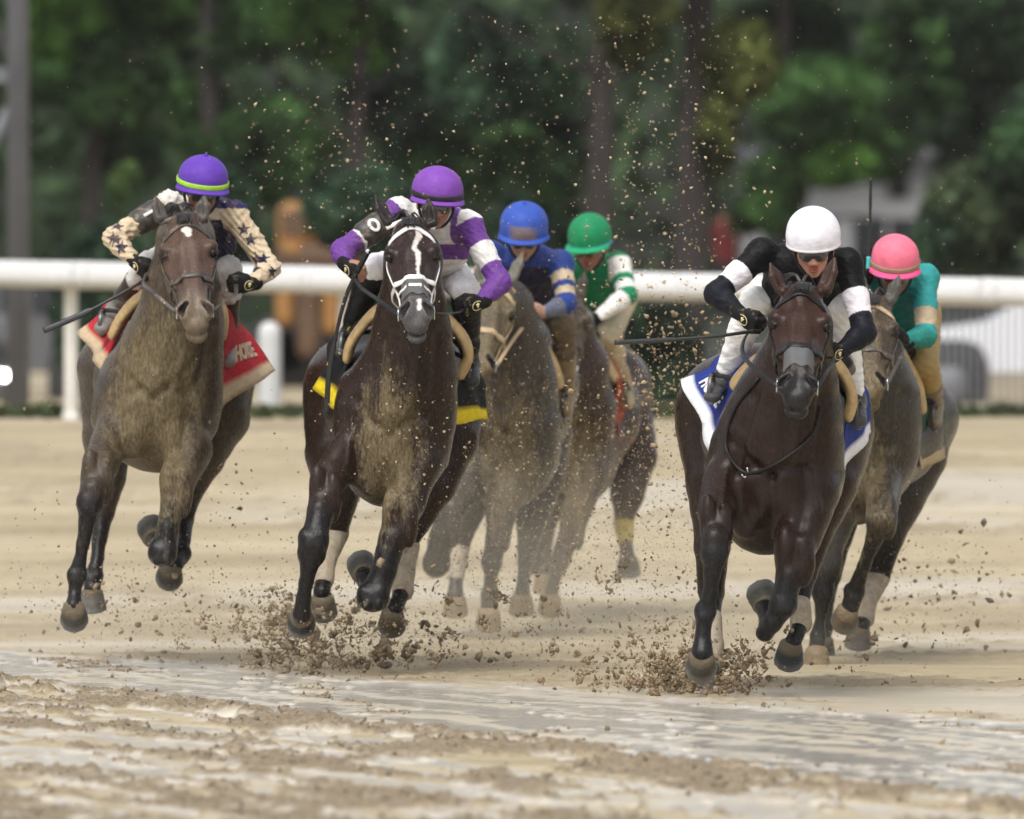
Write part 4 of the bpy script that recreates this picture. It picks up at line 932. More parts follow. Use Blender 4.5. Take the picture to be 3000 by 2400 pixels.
def wrinkle(amp, f0, seed):
    def w(x, y, z):
        a = np.sin(f0 * (z * 1.0 + .55 * x) + 3.1 * np.sin(17 * x + seed) + 2.3 * np.sin(13 * y + 2 * seed) + 1.7 * np.sin(19 * z))
        b = np.sin(f0 * .57 * (x - .4 * z + .3 * y) + 2.9 * np.sin(15 * z + seed * 1.7) + 2.1 * np.sin(11 * x))
        return amp * (np.abs(a) ** .7 + .8 * np.abs(b) ** .7 - .9)
    return w

def helmet(S, c, R, root):
    """R rows: right, front, up"""
    rx, ry, rz = S['hr']; rgt, fr, up = R; V = []; C = []; Fc = []; m = 48
    prof = [(0, 1.0), (.22, .975), (.42, .905), (.6, .80), (.76, .65), (.88, .47), (.955, .27), (.992, .08), (1.0, -.10), (.985, -.26), (.985, -.30), (1.0, -.33), (1.005, -.38), (.96, -.41), (.90, -.38)]
    col = np.array(S['helm']); bandc = S.get('helm_band'); rim = S.get('helm_rim')
    for i, (r, h) in enumerate(prof):
        for j in range(m):
            a = 2 * math.pi * j / m; ca, sa = math.cos(a), math.sin(a)
            seam = 1 - .014 * max(0, math.cos(a * 6)) ** 24 + .004 * math.sin(5 * a + 7 * h) * (h < .6) + (.006 * math.sin(31 * a) * (-.3 < h < 0))
            pk = 0.
            V.append(c + rgt * rx * r * ca * seam + fr * ry * r * sa * seam + up * rz * h)
            cc = col
            if rim is not None and h <= -.30: cc = np.array(rim)
            if bandc is not None and -.30 <= h <= -.02 and False: cc = np.array(bandc)
            md_ = S.get('helm_mud', .1) + .07 + (S.get('helm_mudfront', 0.) * max(0, sa) ** 2 * (1 if h < .3 else 0))
            C.append(tuple(cc) + (md_,))
    for i in range(len(prof) - 1):
        for j in range(m): Fc.append((i * m + j, i * m + (j + 1) % m, (i + 1) * m + (j + 1) % m, (i + 1) * m + j))
    ho = link('helmet', mesh_np('helmet', V, Fc, C), M['helm'], root)
    ho.modifiers.new('smooth', 'SUBSURF').levels = 1; ho.modifiers['smooth'].render_levels = 1
    if bandc is not None:
        n = 40; ring = []; ns = []
        for j in range(n):
            a = 2 * math.pi * j / n; d = rgt * rx * 1.012 * math.cos(a) + fr * ry * 1.012 * math.sin(a); ring.append(c + d - up * rz * .17); ns.append(nrm(d))
        V_, F_ = ribbon(np.array(ring), .024, .006, ns, True); link('helmet_band', mesh_mixed('helmet_band', V_, F_), plain('helmet_band', bandc, .6, var=.15, mud=.15), ho)
    if S.get('button'):
        f = Field(); f.ell(c + up * rz * 1.02, (.012, .012, .009)); v_, f_ = f.surf(.004); link('button', mesh_np('button', v_, f_, np.tile(tuple(col) + (0.,), (len(v_), 1))), M['helm'], ho)
    if S.get('peak'):
        n = 25; V_ = []; F_ = []
        for j in range(n):
            a = math.pi * (.08 + .84 * j / (n - 1)); sa = math.sin(a)
            for q in range(5):
                t = q / 4; ext = S['peak'] * t * sa ** .8
                V_.append(c + rgt * (rx * 1.0 * math.cos(a)) * (1 + .05 * t) + fr * (ry * sa + ext) - up * (rz * .34 + .010 * t * sa + .018 * t * (math.cos(a)) ** 2))
        for j in range(n - 1):
            for q in range(4): F_.append((j * 5 + q, j * 5 + q + 1, j * 5 + q + 6, j * 5 + q + 5))
        pc = np.array(S.get('peakcol', col)); po = link('peak', mesh_np('peak', V_, F_, np.tile(tuple(pc) + (S.get('helm_mud', .1),), (len(V_), 1))), M['helm'], ho)
        s_ = po.modifiers.new('thickness', 'SOLIDIFY'); s_.thickness = .007
    return ho

def make_jockey(S):
    d0 = S['d']; P = lambda t: U(t[0], t[1], d0 + t[2]); X = A(1., 0, 0)
    hc = P(S['head']); chin = P(S['chin']); ls, rs = P(S['shL']), P(S['shR'])
    # head frame
    tilt = S.get('roll', 0.); rgt = nrm(A(math.cos(tilt), S.get('turn', 0.), -math.sin(tilt))); up = nrm(A(math.sin(tilt), -math.sin(S.get('pitch', .35)), math.cos(S.get('pitch', .35))))
    up = nrm(up - rgt * np.dot(up, rgt)); fr = np.cross(up, rgt); fr = fr if fr[1] < 0 else -fr
    R = np.array([rgt, fr, up]); h = lambda x, y, z: hc + rgt * x + fr * y + up * z
    hip = P(S['hip']); mid = (ls + rs) / 2 + A(0, .02, -.02); sw = np.linalg.norm(rs - ls) / 2
    T = []                                             # (name, list of (point, radius)) reused by skin and clothes
    chest = mid * .72 + hip * .28 + A(0, 0, -.07); loin = mid * .3 + hip * .7 + A(0, 0, -.02)
    limbs = {}
    for s_, sh in (('L', ls), ('R', rs)):
        el, wr = P(S['el' + s_]), P(S['wr' + s_]); hd = P(S['hd' + s_])
        kn, an, to = P(S['kn' + s_]), P(S['an' + s_]), P(S['to' + s_])
        hp = hip + A((-.09 if s_ == 'L' else .09), 0, -.03)
        limbs[s_] = dict(sh=sh, el=el, wr=wr, hd=hd, kn=kn, an=an, to=to, hp=hp)
    def torso(f, ex, k=.05):
        f.ell(mid + A(0, .03, .0), (sw * .95 + ex, .12 + ex, .085 + ex), None, k, 'torso')
        f.seg(mid + A(0, .05, -.03), chest, (sw * .86 + ex, .11 + ex), (.165 + ex, .115 + ex), X, k, 'torso')
        f.seg(chest, loin, (.16 + ex, .115 + ex), (.145 + ex, .105 + ex), X, k, 'torso')
    def arm(f, s_, ex, fore=1.):
        q = limbs[s_]; ua = q['el'] - q['sh']
        f.ell(q['sh'], (.062 + ex, .065 + ex, .062 + ex), None, .04, 'delt' + s_)
        f.seg(q['sh'], q['sh'] + ua * .5, .054 + ex, .050 + ex, X, .03, 'uarm' + s_); f.seg(q['sh'] + ua * .5, q['el'], .050 + ex, .043 + ex, X, .02, 'uarm2' + s_)
        fa = q['wr'] - q['el']
        f.seg(q['el'], q['el'] + fa * .35 * fore, .043 + ex, .043 + ex, X, .03, 'farm' + s_); f.seg(q['el'] + fa * .35, q['el'] + fa * fore, .043 + ex, .027 + ex, X, .015, 'farm2' + s_)
    def thigh(f, s_, ex, k=.04):
        q = limbs[s_]; f.seg(q['hp'], q['kn'], (.088 + ex, .085 + ex), (.058 + ex, .058 + ex), X, k, 'thigh' + s_)
    def shin(f, s_, ex, t1=1., k=.03):
        q = limbs[s_]; v_ = q['an'] - q['kn']; f.seg(q['kn'], q['kn'] + v_ * min(.35, t1), .054 + ex, .055 + ex, X, k, 'shin' + s_)
        if t1 > .35: f.seg(q['kn'] + v_ * .35, q['kn'] + v_ * t1, .055 + ex, .034 + ex, X, .02, 'shin2' + s_)
    # ---- skin: one continuous body
    f = Field()
    torso(f, -.006); f.ell(hip, (.155, .13, .12), None, .05, 'pelvis'); f.seg(loin, hip, (.14, .10), (.15, .11), X, .05, 'pelvis')
    nk = P(S['neck']); f.seg(mid + A(0, 0, .01), hc - up * .07 - fr * .02, .062, .056, X, .04, 'neck')
    for s_ in 'LR':
        arm(f, s_, -.005); thigh(f, s_, -.006); shin(f, s_, -.006); q = limbs[s_]
        f.seg(q['an'], q['to'], (.036, .034), (.032, .02), X, .02, 'foot')
        kdir = q['hd'] - q['wr']; ac = A(*S.get('ac' + s_, (.1 * (1 if s_ == 'L' else -1), .25, -1)))
        q['frame'] = fist(f, q['wr'], kdir, ac, 1.0, 0.)
    f.ell(h(0, -.01, .02), (.076, .098, .10), R, .03, 'face'); f.ell(h(0, .035, -.06), (.058, .055, .075), R, .03, 'face')
    f.seg(h(0, .045, -.09), h(0, .07, -.125), (.046, .03), (.024, .02), rgt, .03, 'face')                # jaw, chin
    f.seg(h(0, .088, -.03), h(0, .113, -.068), (.009, .010), (.015, .012), rgt, .015, 'face')               # nose
    for sx in (-1, 1):
        f.ell(h(sx * .015, .103, -.070), (.010, .011, .009), R, .008, 'face')
        f.ell(h(sx * .036, .066, -.055), (.026, .026, .022), R, .02, 'face')                                  # cheek
        f.ell(h(sx * .032, .088, -.025), (.016, .014, .010), R, .012, 'eye', -1)
        f.ell(h(sx * .080, -.005, -.045), (.010, .020, .032), R, .01, 'face')                                 # ear
    f.ell(h(0, .080, -.006), (.052, .018, .014), R, .015, 'face')                                            # brow
    f.ell(h(0, .094, -.096), (.024, .011, .006), R, .008, 'lip'); f.ell(h(0, .092, -.108), (.021, .011, .007), R, .008, 'lip')
    f.ell(h(0, .106, -.102), (.022, .012, .0018), R, .004, 'mouth', -1)
    fl = np.min([h(a, b, c) for a in (-.1, .1) for b in (-.02, .14) for c in (-.15, .02)], 0); fh = np.max([h(a, b, c) for a in (-.1, .1) for b in (-.02, .14) for c in (-.15, .02)], 0)
    V, F = f.surf(S.get('res', 1) * .0085, [(fl, fh, .0042 * S.get('res', 1))])
    sk = np.array(S.get('skin', SKIN)); C = np.tile(sk, (len(V), 1)); dl = f.dist(V, ('lip',)); w = sstep(.006, .0, dl)[:, None]; C = C * (1 - w) + (sk * np.array((.80, .55, .52))) * w
    root = tag(empty('person', hip), S['label'], 'jockey', 'jockeys racing in bright silks')
    link('body', mesh_np('body', V, F, np.c_[C, np.full(len(V), S.get('facemud', .1))]), M['skin'], root)
    # ---- shirt
    f = Field(); torso(f, .010)
    for s_ in 'LR': arm(f, s_, .007, .93)
    f.seg(mid + A(0, .0, .02), mid * .6 + (hc - up * .09) * .4, .075, .062, X, .03, 'collar')
    V, F = f.surf(S.get('res', 1) * .0056, noise=wrinkle(S.get('wr', .0035), 92, S['d']))
    bi, bt = f.nearest(V); tg = np.array([p['tag'] for p in f.p])[bi]
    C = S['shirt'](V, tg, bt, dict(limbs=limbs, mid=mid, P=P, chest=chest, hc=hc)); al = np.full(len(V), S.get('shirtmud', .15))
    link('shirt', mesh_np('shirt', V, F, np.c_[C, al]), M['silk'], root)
    # ---- breeches
    f = Field(); f.ell(hip, (.165, .14, .13), None, .05, 'hip'); f.seg(loin, hip, (.15, .11), (.16, .12), X, .05, 'hip')
    bt1 = S.get('boot_top', .35)
    for s_ in 'LR': thigh(f, s_, .008); shin(f, s_, S.get('pant_ex', .006), min(1., bt1 + .08))
    V, F = f.surf(S.get('res', 1) * .0065, noise=wrinkle(.0045, 74, S['d'] + 2))
    pc = np.array(S['pants']); link('breeches', mesh_np('breeches', V, F, np.c_[np.tile(pc, (len(V), 1)), np.full(len(V), S.get('pantmud', .1))]), M['silk'], root)
    # ---- boots
    for s_ in 'LR':
        q = limbs[s_]; f = Field(); v_ = q['an'] - q['kn']; a0 = q['kn'] + v_ * bt1
        wtop = .062 if bt1 < .6 else .042
        bx = S.get('boot_ex', 0.); f.seg(a0, q['kn'] + v_ * .75 if bt1 < .7 else q['an'], wtop + bx, .048 if bt1 < .7 else .042, X, .02); f.seg(q['kn'] + v_ * .7, q['an'], .048, .042, X, .02)
        f.seg(q['an'], q['to'], (.044, .040), (.038, .026), X, .025); f.ell(q['an'] + A(0, .03, -.03), (.036, .045, .03), None, .02)
        V, F = f.surf(S.get('res', 1) * .0065, noise=wrinkle(.0025, 45, S['d'] + 5)); bc = np.array(S['boots']); C = np.tile(bc, (len(V), 1))
        if 'toe_col' in S:
            w = sstep(.02, -.02, V[:, 2] - q['an'][2] - .04)[:, None]; C = C * (1 - w) + np.array(S['toe_col']) * w
        link('boot', mesh_np('boot', V, F, np.c_[C, np.full(len(V), S.get('bootmud', .2))]), M['boot'], root)
    # ---- gloves
    for s_ in 'LR':
        g = S.get('glove' + s_, 'full')
        if g == 'none': continue
        q = limbs[s_]; f = Field(); kdir = q['hd'] - q['wr']; ac = A(*S.get('ac' + s_, (.1 * (1 if s_ == 'L' else -1), .25, -1)))
        if g == 'full': fist(f, q['wr'], kdir, ac, 1.0, .003)
        else:
            hh = nrm(kdir); a_ = q['frame'][1]; f.seg(q['wr'] - hh * .03, q['wr'] + hh * .075, (.034, .027), (.045, .021), a_, .015)
        f.seg(q['wr'] - nrm(kdir) * .035, q['wr'], .031, .031, X, .01)
        V, F = f.surf(.0042 * max(1, S.get('res', 1) * .8)); go = link('glove', mesh_np('glove', V, F), M['glove'], root)
        if S.get('mark'):
            hh, a_, n_ = q['frame']; c = q['wr'] + hh * .03 + n_ * .026; loop = [c + hh * .028 * math.cos(t) + a_ * .022 * math.sin(t) + n_ * (-.004 * math.sin(t) ** 2) for t in np.linspace(0, 2 * math.pi, 18, endpoint=False)]
            v_, f_ = ribbon(np.array(loop), .003, .003, None, True, 6); link('wrist_tab', mesh_mixed('wrist_tab', v_, f_), M['glove_mark'], go)
            parts = []
            for k_, ln in ((-2.2, .014), (-1.57, .017), (-.9, .014), (1.57, .008)):
                dv = hh * math.cos(k_) + a_ * math.sin(k_); parts.append(ribbon(np.array([c + n_ * .002, c + dv * ln + n_ * .001]), [.010, .003], .004))
            v_, f_ = merge(parts); link('emblem', mesh_mixed('emblem', v_, f_), M['glove_mark'], go)
    # ---- helmet, goggles, hair
    ho = helmet(S, hc + up * S.get('hup', .030), R, root)
    f = Field(); f.seg(h(-.036, .090, -.036), h(.036, .090, -.036), (.031, .026), (.031, .026), up, .012)
    f.ell(h(0, .122, -.066), (.013, .03, .018), R, .01, '', -1)
    V, F = f.surf(.005); go = link('goggles', mesh_np('goggles', V, F), M['lens'], root)
    ring = [h(.088 * math.sin(t), -.01 + .10 * math.cos(t), -.026 + .006 * math.cos(t)) for t in np.linspace(-2.6, 2.6, 19)]
    strap('goggle_strap', ring, .018, .004, M['leather'], go, [nrm(p - hc) for p in ring], 2)
    strap('chin_strap', [h(-.083, .02, -.03), h(-.07, .04, -.09), h(-.03, .055, -.135), h(.03, .055, -.135), h(.07, .04, -.09), h(.083, .02, -.03)], .014, .005, M['leather'], ho, None, 4)
    f = Field(); f.ell(h(0, -.045, -.05), (.072, .055, .055), R, .02); V, F = f.surf(.009); link('hair', mesh_np('hair', V, F), M['hair'], root)
    # ---- number cloth on the arm
    if 'armband' in S:
        s_, t0, t1, num = S['armband']; q = limbs[s_]; ua = q['el'] - q['sh']; f = Field()
        f.seg(q['sh'] + ua * t0, q['sh'] + ua * t1, .067, .064, X, .01); V, F = f.surf(.006, noise=wrinkle(.002, 60, 3)); ab = link('armband', mesh_np('armband', V, F), M['leather_muddy'], root)
        ax = nrm(ua); c = q['sh'] + ua * (t0 + t1) / 2; vd = nrm(A(0, -1, .25) - ax * np.dot(A(0, -1, .25), ax)); sdv = np.cross(ax, vd)
        if num == '1': pl = [[c - ax * .03, c + ax * .035]]
        else: pl = [[c + ax * .02 * math.cos(t) + sdv * .028 * math.sin(t) for t in np.linspace(0, 6.28, 13)]]
        nt = BVHTree.FromPolygons([tuple(p) for p in V], [tuple(x) for x in F.tolist()])
        for lp in pl:
            lp = crom(lp, 4) if len(lp) == 2 else np.array(lp); lp2 = []
            for p in lp:
                if num == '1': p = p + sdv * S.get('numoff', 0)
                hp_ = nt.ray_cast(Vector(p + vd * .2), Vector(-vd)); lp2.append(np.array(hp_[0]) + vd * .003 if hp_[0] is not None else p + vd * .068)
            v_, f_ = ribbon(np.array(lp2), .016, .005, [vd] * len(lp2)); link('number', mesh_mixed('number', v_, f_), M['letter_white'], ab)
    return limbs, root

def make_whip(S, pts, label, w=.016, flap=.028, flap_t=.28, colr=None):
    P = lambda t: U(t[0], t[1], S['d'] + t[2]); Q = crom([P(t) for t in pts], 10); n = len(Q)
    ws = np.array([flap if i / (n - 1) > 1 - flap_t else w * (1.15 - .5 * i / (n - 1)) for i in range(n)])
    V, F = ribbon(Q, ws, np.where(ws == flap, .012, ws), None)
    root = tag(empty('whip', Q[0]), label, 'whip', 'riding whips held by the jockeys')
    link('shaft', mesh_mixed('shaft', V, F), M['whip'], root)
    ng = max(3, int(n * .22)); V, F = ribbon(Q[:ng], w * 1.35, w * 1.35, None); link('grip', mesh_mixed('grip', V, F), colr or M['leather'], root)
    f = Field(); f.ell(Q[0], (w * .8, w * .8, w * .8)); V, F = f.surf(.004); link('cap', mesh_np('cap', V, F), M['metal'] if S.get('cap') else M['leather'], root)
    return root
# ------------------------------------------------------------------ the six horses, front to back
UPB, DN = (.1, .8, .55), (0, -.25, -1)      # sole thrown up behind / toe down
HA = dict(d=53.2, label='mud-caked bay horse with small white star and black bridle under the starry-sleeved rider', coat=(.062, .046, .032), headcol=(.080, .047, .034), points=(.013, .0115, .011), muzzle=(.17, .13, .09), earcol=(.10, .10, .10),
    mud=.22, mudchest=.40, mudhead=.0, mudleg=.02, bridle='leather_muddy', strapw=.022, rein='leather_muddy',
    poll=(541, 636, -.28), muz=(574, 922, -.66), eyeL=(470, 733), eyeR=(629, 739),
    earL=((474, 640, -.22), (455, 572, -.20), .5), earR=((590, 640, -.22), (598, 577, -.20), -.5),
    chest=[(700, 465, 625, -.02, .13), (850, 430, 640, .08, .17), (956, 398, 650, .14, .21), (1049, 350, 650, .2, .24), (1142, 300, 645, .25, .27), (1199, 283, 634, .28, .28), (1290, 290, 610, .28, .27), (1345, 345, 570, .32, .22)],
    croup=(487, 1080, 1.4, .41, .25), marks=[('line', [(0, .195, .019), (.004, .235, .011)])],
    legs=[dict(p=[(330, 1275, .12, .09, .11), (297, 1360, -.05, .078, .085), (272, 1440, -.18, .058, .06), (263, 1475, -.2, .057, .057), (254, 1530, -.2, .04, .043), (243, 1593, -.2, .031, .035), (232, 1650, -.2, .034), (226, 1690, -.2, .044, .046), (220, 1735, -.22, .034), (216, 1775, -.25, .043)], hoof=(216, 1782, -.27), ax=(0, .86, -.5)),
          dict(p=[(560, 1320, .12, .10, .12), (525, 1400, .0, .080, .088), (505, 1480, -.06, .056, .06), (490, 1560, -.1, .050, .05), (476, 1622, -.12, .063, .06), (470, 1600, .05, .034), (462, 1590, .2, .042), (452, 1580, .26, .036)], hoof=(450, 1580, .27), ax=(-.25, .7, .5), fr=(0, .3, 1)),
          dict(p=[(330, 1090, 1.4, .16, .24), (318, 1280, 1.25, .12, .15), (312, 1400, 1.15, .088), (302, 1500, 1.2, .054, .06), (285, 1632, 1.1, .033), (272, 1695, 1.05, .044), (270, 1725, 1.0, .037)], black=3, hoof=(269, 1735, 1.0), ax=(.06, .25, -1), hcol=(.14, .13, .12)),
          dict(p=[(655, 1090, 1.4, .155, .24), (645, 1220, 1.3, .135, .17), (595, 1340, 1.2, .105), (550, 1440, 1.15, .07), (538, 1525, 1.2, .05), (538, 1588, 1.05, .035), (532, 1625, 1.0, .044), (512, 1655, .92, .038)], black=3, hoof=(500, 1662, .9), ax=(-.1, .85, -.5))],
    reinL=[(440, 850, -.45), (420, 830, -.1), (428, 800, .06)], reinR=[(660, 880, -.4), (690, 862, -.1), (690, 832, .06)],
    arch=[(330, 980, .48), (360, 925, .45), (417, 868, .42), (535, 815, .40), (630, 880, .42), (655, 930, .45), (650, 985, .48)],
    clothL=[(417, 880, .5), (296, 1085, .52), (232, 972, 1.05), (340, 868, 1.1)], clothR=[(668, 905, .5), (634, 1200, .5), (816, 1082, 1.0), (705, 955, 1.1)],
    cloth=(.42, .018, .03), border=(.52, .40, .26), clothmud=.26, hem=.12, hemr=0.0, text=[('HORSE', 'R', .56, .32, .10, M['letter_tan'], 1), ('N', 'R', .62, .80, .10, M['letter_white'], 1), ('SE', 'L', .66, .36, .08, M['letter_tan'], 0)],
    stirrups=[(300, 968, .62), (668, 1062, .62)])
HB = dict(d=52.2, label='dark bay horse with long white blaze and white bridle under the purple and white rider', coat=(.024, .0130, .0092), headcol=(.024, .0125, .0105), points=(.0085, .0075, .0072), muzzle=(.075, .072, .072), earcol=(.03, .03, .032),
    mud=.07, mudchest=.46, mudhead=.0, mudleg=.06, bridle='white_strap', strapw=.022, noseband2=1, rein='leather', nasal=1,
    poll=(1203, 648, -.28), muz=(1221, 925, -.66), eyeL=(1136, 741), eyeR=(1290, 745),
    earL=((1140, 652, -.22), (1098, 572, -.20), .6), earR=((1262, 655, -.22), (1255, 582, -.20), -.2),
    chest=[(760, 1130, 1292, -.02, .13), (909, 1112, 1300, .08, .17), (983, 1092, 1318, .14, .21), (1099, 1055, 1333, .2, .25), (1199, 990, 1335, .26, .28), (1322, 985, 1310, .28, .28), (1400, 1005, 1275, .30, .25), (1445, 1040, 1210, .34, .2)],
    croup=(1150, 1110, 1.4, .41, .25), marks=[('line', [(.020, .13, .005), (.028, .20, .011), (.012, .30, .009), (.004, .36, .007), (.020, .40, .010), (.016, .54, .005), (.014, .66, .004)]), ('line', [(.012, .90, .008), (.012, .97, .007)])],
    legs=[dict(p=[(1015, 1340, .12, .09, .12), (965, 1400, -.02, .078, .085), (938, 1500, -.15, .056, .06), (918, 1585, -.22, .063, .06), (912, 1625, -.22, .060, .055), (904, 1665, -.22, .040), (897, 1710, -.2, .032), (890, 1755, -.18, .036), (884, 1800, -.15, .044)], hoof=(882, 1803, -.10), ax=(.0, .92, -.35), hcol=(.03, .03, .03)),
          dict(p=[(1215, 1370, .12, .11, .13), (1190, 1470, .02, .088, .095), (1152, 1580, -.06, .062, .065), (1125, 1670, -.1, .055, .055), (1092, 1752, -.13, .067, .06), (1080, 1725, .05, .034), (1070, 1695, .18, .042), (1066, 1685, .24, .036)], hoof=(1064, 1686, .26), ax=(-.2, .7, .5), fr=(0, .3, 1)),
          dict(p=[(985, 1180, 1.4, .155, .24), (985, 1330, 1.2, .14, .16), (985, 1460, 1.15, .10), (983, 1560, 1.2, .058), (955, 1645, 1.05, .038), (948, 1700, .95, .043), (943, 1735, .9, .040)], wrap=(3, 5), black=3, hoof=(945, 1752, .9), ax=(.05, .65, -.75), hcol=(.13, .11, .08)),
          dict(p=[(1320, 1170, 1.4, .155, .24), (1310, 1290, 1.25, .14, .16), (1265, 1420, 1.15, .11), (1218, 1530, 1.1, .07), (1198, 1600, 1.1, .045), (1186, 1680, 1.0, .038), (1180, 1730, .95, .046), (1162, 1770, .88, .040), (1155, 1790, .85, .040)], wrap=(4, 6), black=3, hoof=(1150, 1797, .84), ax=(-.05, .8, -.6), hcol=(.11, .09, .06))],
    reinL=[(1110, 880, -.42), (1060, 845, -.15), (1035, 808, .04)], reinR=[(1310, 918, -.4), (1340, 915, -.15), (1358, 905, .04)],
    arch=[(1018, 1050, .48), (1032, 1000, .46), (1075, 940, .43), (1115, 905, .41), (1200, 865, .40), (1290, 920, .41), (1350, 980, .43), (1372, 1040, .46), (1350, 1098, .48)],
    clothL=[(1060, 935, .5), (985, 1205, .5), (922, 1138, .95), (985, 980, 1.05)], clothR=[(1350, 1000, .5), (1322, 1245, .5), (1438, 1225, .9), (1400, 1090, 1.0)],
    cloth=(.012, .012, .013), border=(.72, .56, .02), clothmud=.0, hem=.13, hemr=0., text=[('RY', 'L', .35, .62, .06, M['letter_yellow'], 0), ('E', 'L', .7, .36, .06, M['letter_yellow'], 0), ('C', 'R', .6, .5, .09, M['letter_yellow'], 1)],
    stirrups=[(1005, 1035, .62), (1380, 1118, .62)])
HC = dict(d=49.6, label='clean dark brown horse with plain face and grey nose strip, nearest under the white helmet', coat=(.0185, .0088, .0056), headcol=(.031, .0125, .0082), points=(.0085, .0080, .0082), muzzle=(.014, .013, .013), earcol=(.07, .035, .026),
    mud=-.16, mudchest=.03, mudhead=-.05, mudleg=.16, bridle='leather', strapw=.023, nasal=1, nosetilt=.05, res=.95,
    poll=(2350, 838, -.28), muz=(2336, 1140, -.68), eyeL=(2266, 918), eyeR=(2437, 926),
    earL=((2290, 850, -.22), (2256, 772, -.20), .7), earR=((2415, 848, -.22), (2447, 754, -.20), -.7),
    chest=[(960, 2268, 2435, -.02, .14), (1060, 2230, 2440, .08, .18), (1160, 2170, 2452, .15, .23), (1260, 2118, 2464, .2, .27), (1360, 2082, 2466, .25, .29), (1450, 2075, 2450, .27, .29), (1520, 2098, 2420, .28, .27), (1585, 2150, 2330, .32, .2)],
    croup=(2266, 1180, 1.4, .43, .27), marks=[],
    legs=[dict(p=[(2120, 1420, .12, .095, .12), (2098, 1500, -.08, .078, .08), (2096, 1580, -.22, .060, .06), (2092, 1625, -.24, .056), (2086, 1680, -.24, .043), (2080, 1740, -.22, .035), (2066, 1795, -.2, .045, .045), (2060, 1860, -.22, .036), (2056, 1915, -.24, .046)], hoof=(2055, 1922, -.25), ax=(0, .86, -.5), hs=1.12),
          dict(p=[(2375, 1450, .12, .12, .13), (2340, 1580, .02, .092, .10), (2312, 1690, -.06, .055, .058), (2296, 1772, -.08, .056), (2262, 1825, -.08, .048), (2240, 1855, -.05, .042), (2246, 1810, .10, .036), (2241, 1780, .17, .036)], hoof=(2239, 1776, .19), ax=(-.25, .6, .6), fr=(0, .3, 1)),
          dict(p=[(2080, 1240, 1.4, .155, .25), (2090, 1420, 1.2, .115, .15), (2088, 1600, 1.1, .078), (2084, 1735, 1.2, .056), (2086, 1810, 1.1, .038), (2088, 1890, .95, .040), (2082, 1940, .9, .044), (2077, 1985, .85, .038)], wrap=(4, 6), black=3, hoof=(2074, 1995, .84), ax=(.0, .1, -1), hcol=(.13, .14, .155), hmud=.05),
          dict(p=[(2455, 1260, 1.4, .16, .25), (2425, 1420, 1.2, .13, .16), (2380, 1560, 1.1, .092), (2358, 1680, 1.1, .055), (2347, 1772, 1.0, .037), (2347, 1825, .95, .044), (2332, 1860, .9, .040), (2322, 1885, .88, .040)], wrap=(4, 5), black=3, hoof=(2316, 1892, .87), ax=(-.08, .7, -.7), hcol=(.05, .055, .06))],
    reinL=[(2205, 1075, -.4), (2175, 1030, -.15), (2185, 985, .02), (2215, 965, .04)], reinR=[(2420, 1090, -.45), (2440, 1060, -.2), (2438, 1045, .04)],
    arch=[(2152, 1125, .48), (2190, 1082, .45), (2245, 1040, .42), (2345, 985, .40), (2435, 1050, .42), (2480, 1110, .45), (2496, 1170, .47), (2486, 1220, .49)],
    clothL=[(2190, 1085, .5), (2092, 1345, .5), (1999, 1115, 1.0), (2140, 1040, 1.1)], clothR=[(2490, 1150, .5), (2462, 1390, .5), (2560, 1262, 1.0), (2530, 1130, 1.05)],
    cloth=(.018, .035, .20), border=(.76, .76, .80), clothmud=-.3, hem=.15, hemr=0., text=[('HORSE', 'L', .56, .26, .085, M['letter_white'], 0), ('SE', 'R', .5, .36, .07, M['letter_white'], 1)],
    yoke=[(2225, 1110), (2160, 1190), (2132, 1270), (2135, 1330), (2186, 1388), (2260, 1365), (2340, 1310), (2385, 1260), (2402, 1190)], hook=(2186, 1388),
    stirrups=[(2085, 1160, .62), (2515, 1235, .62)])
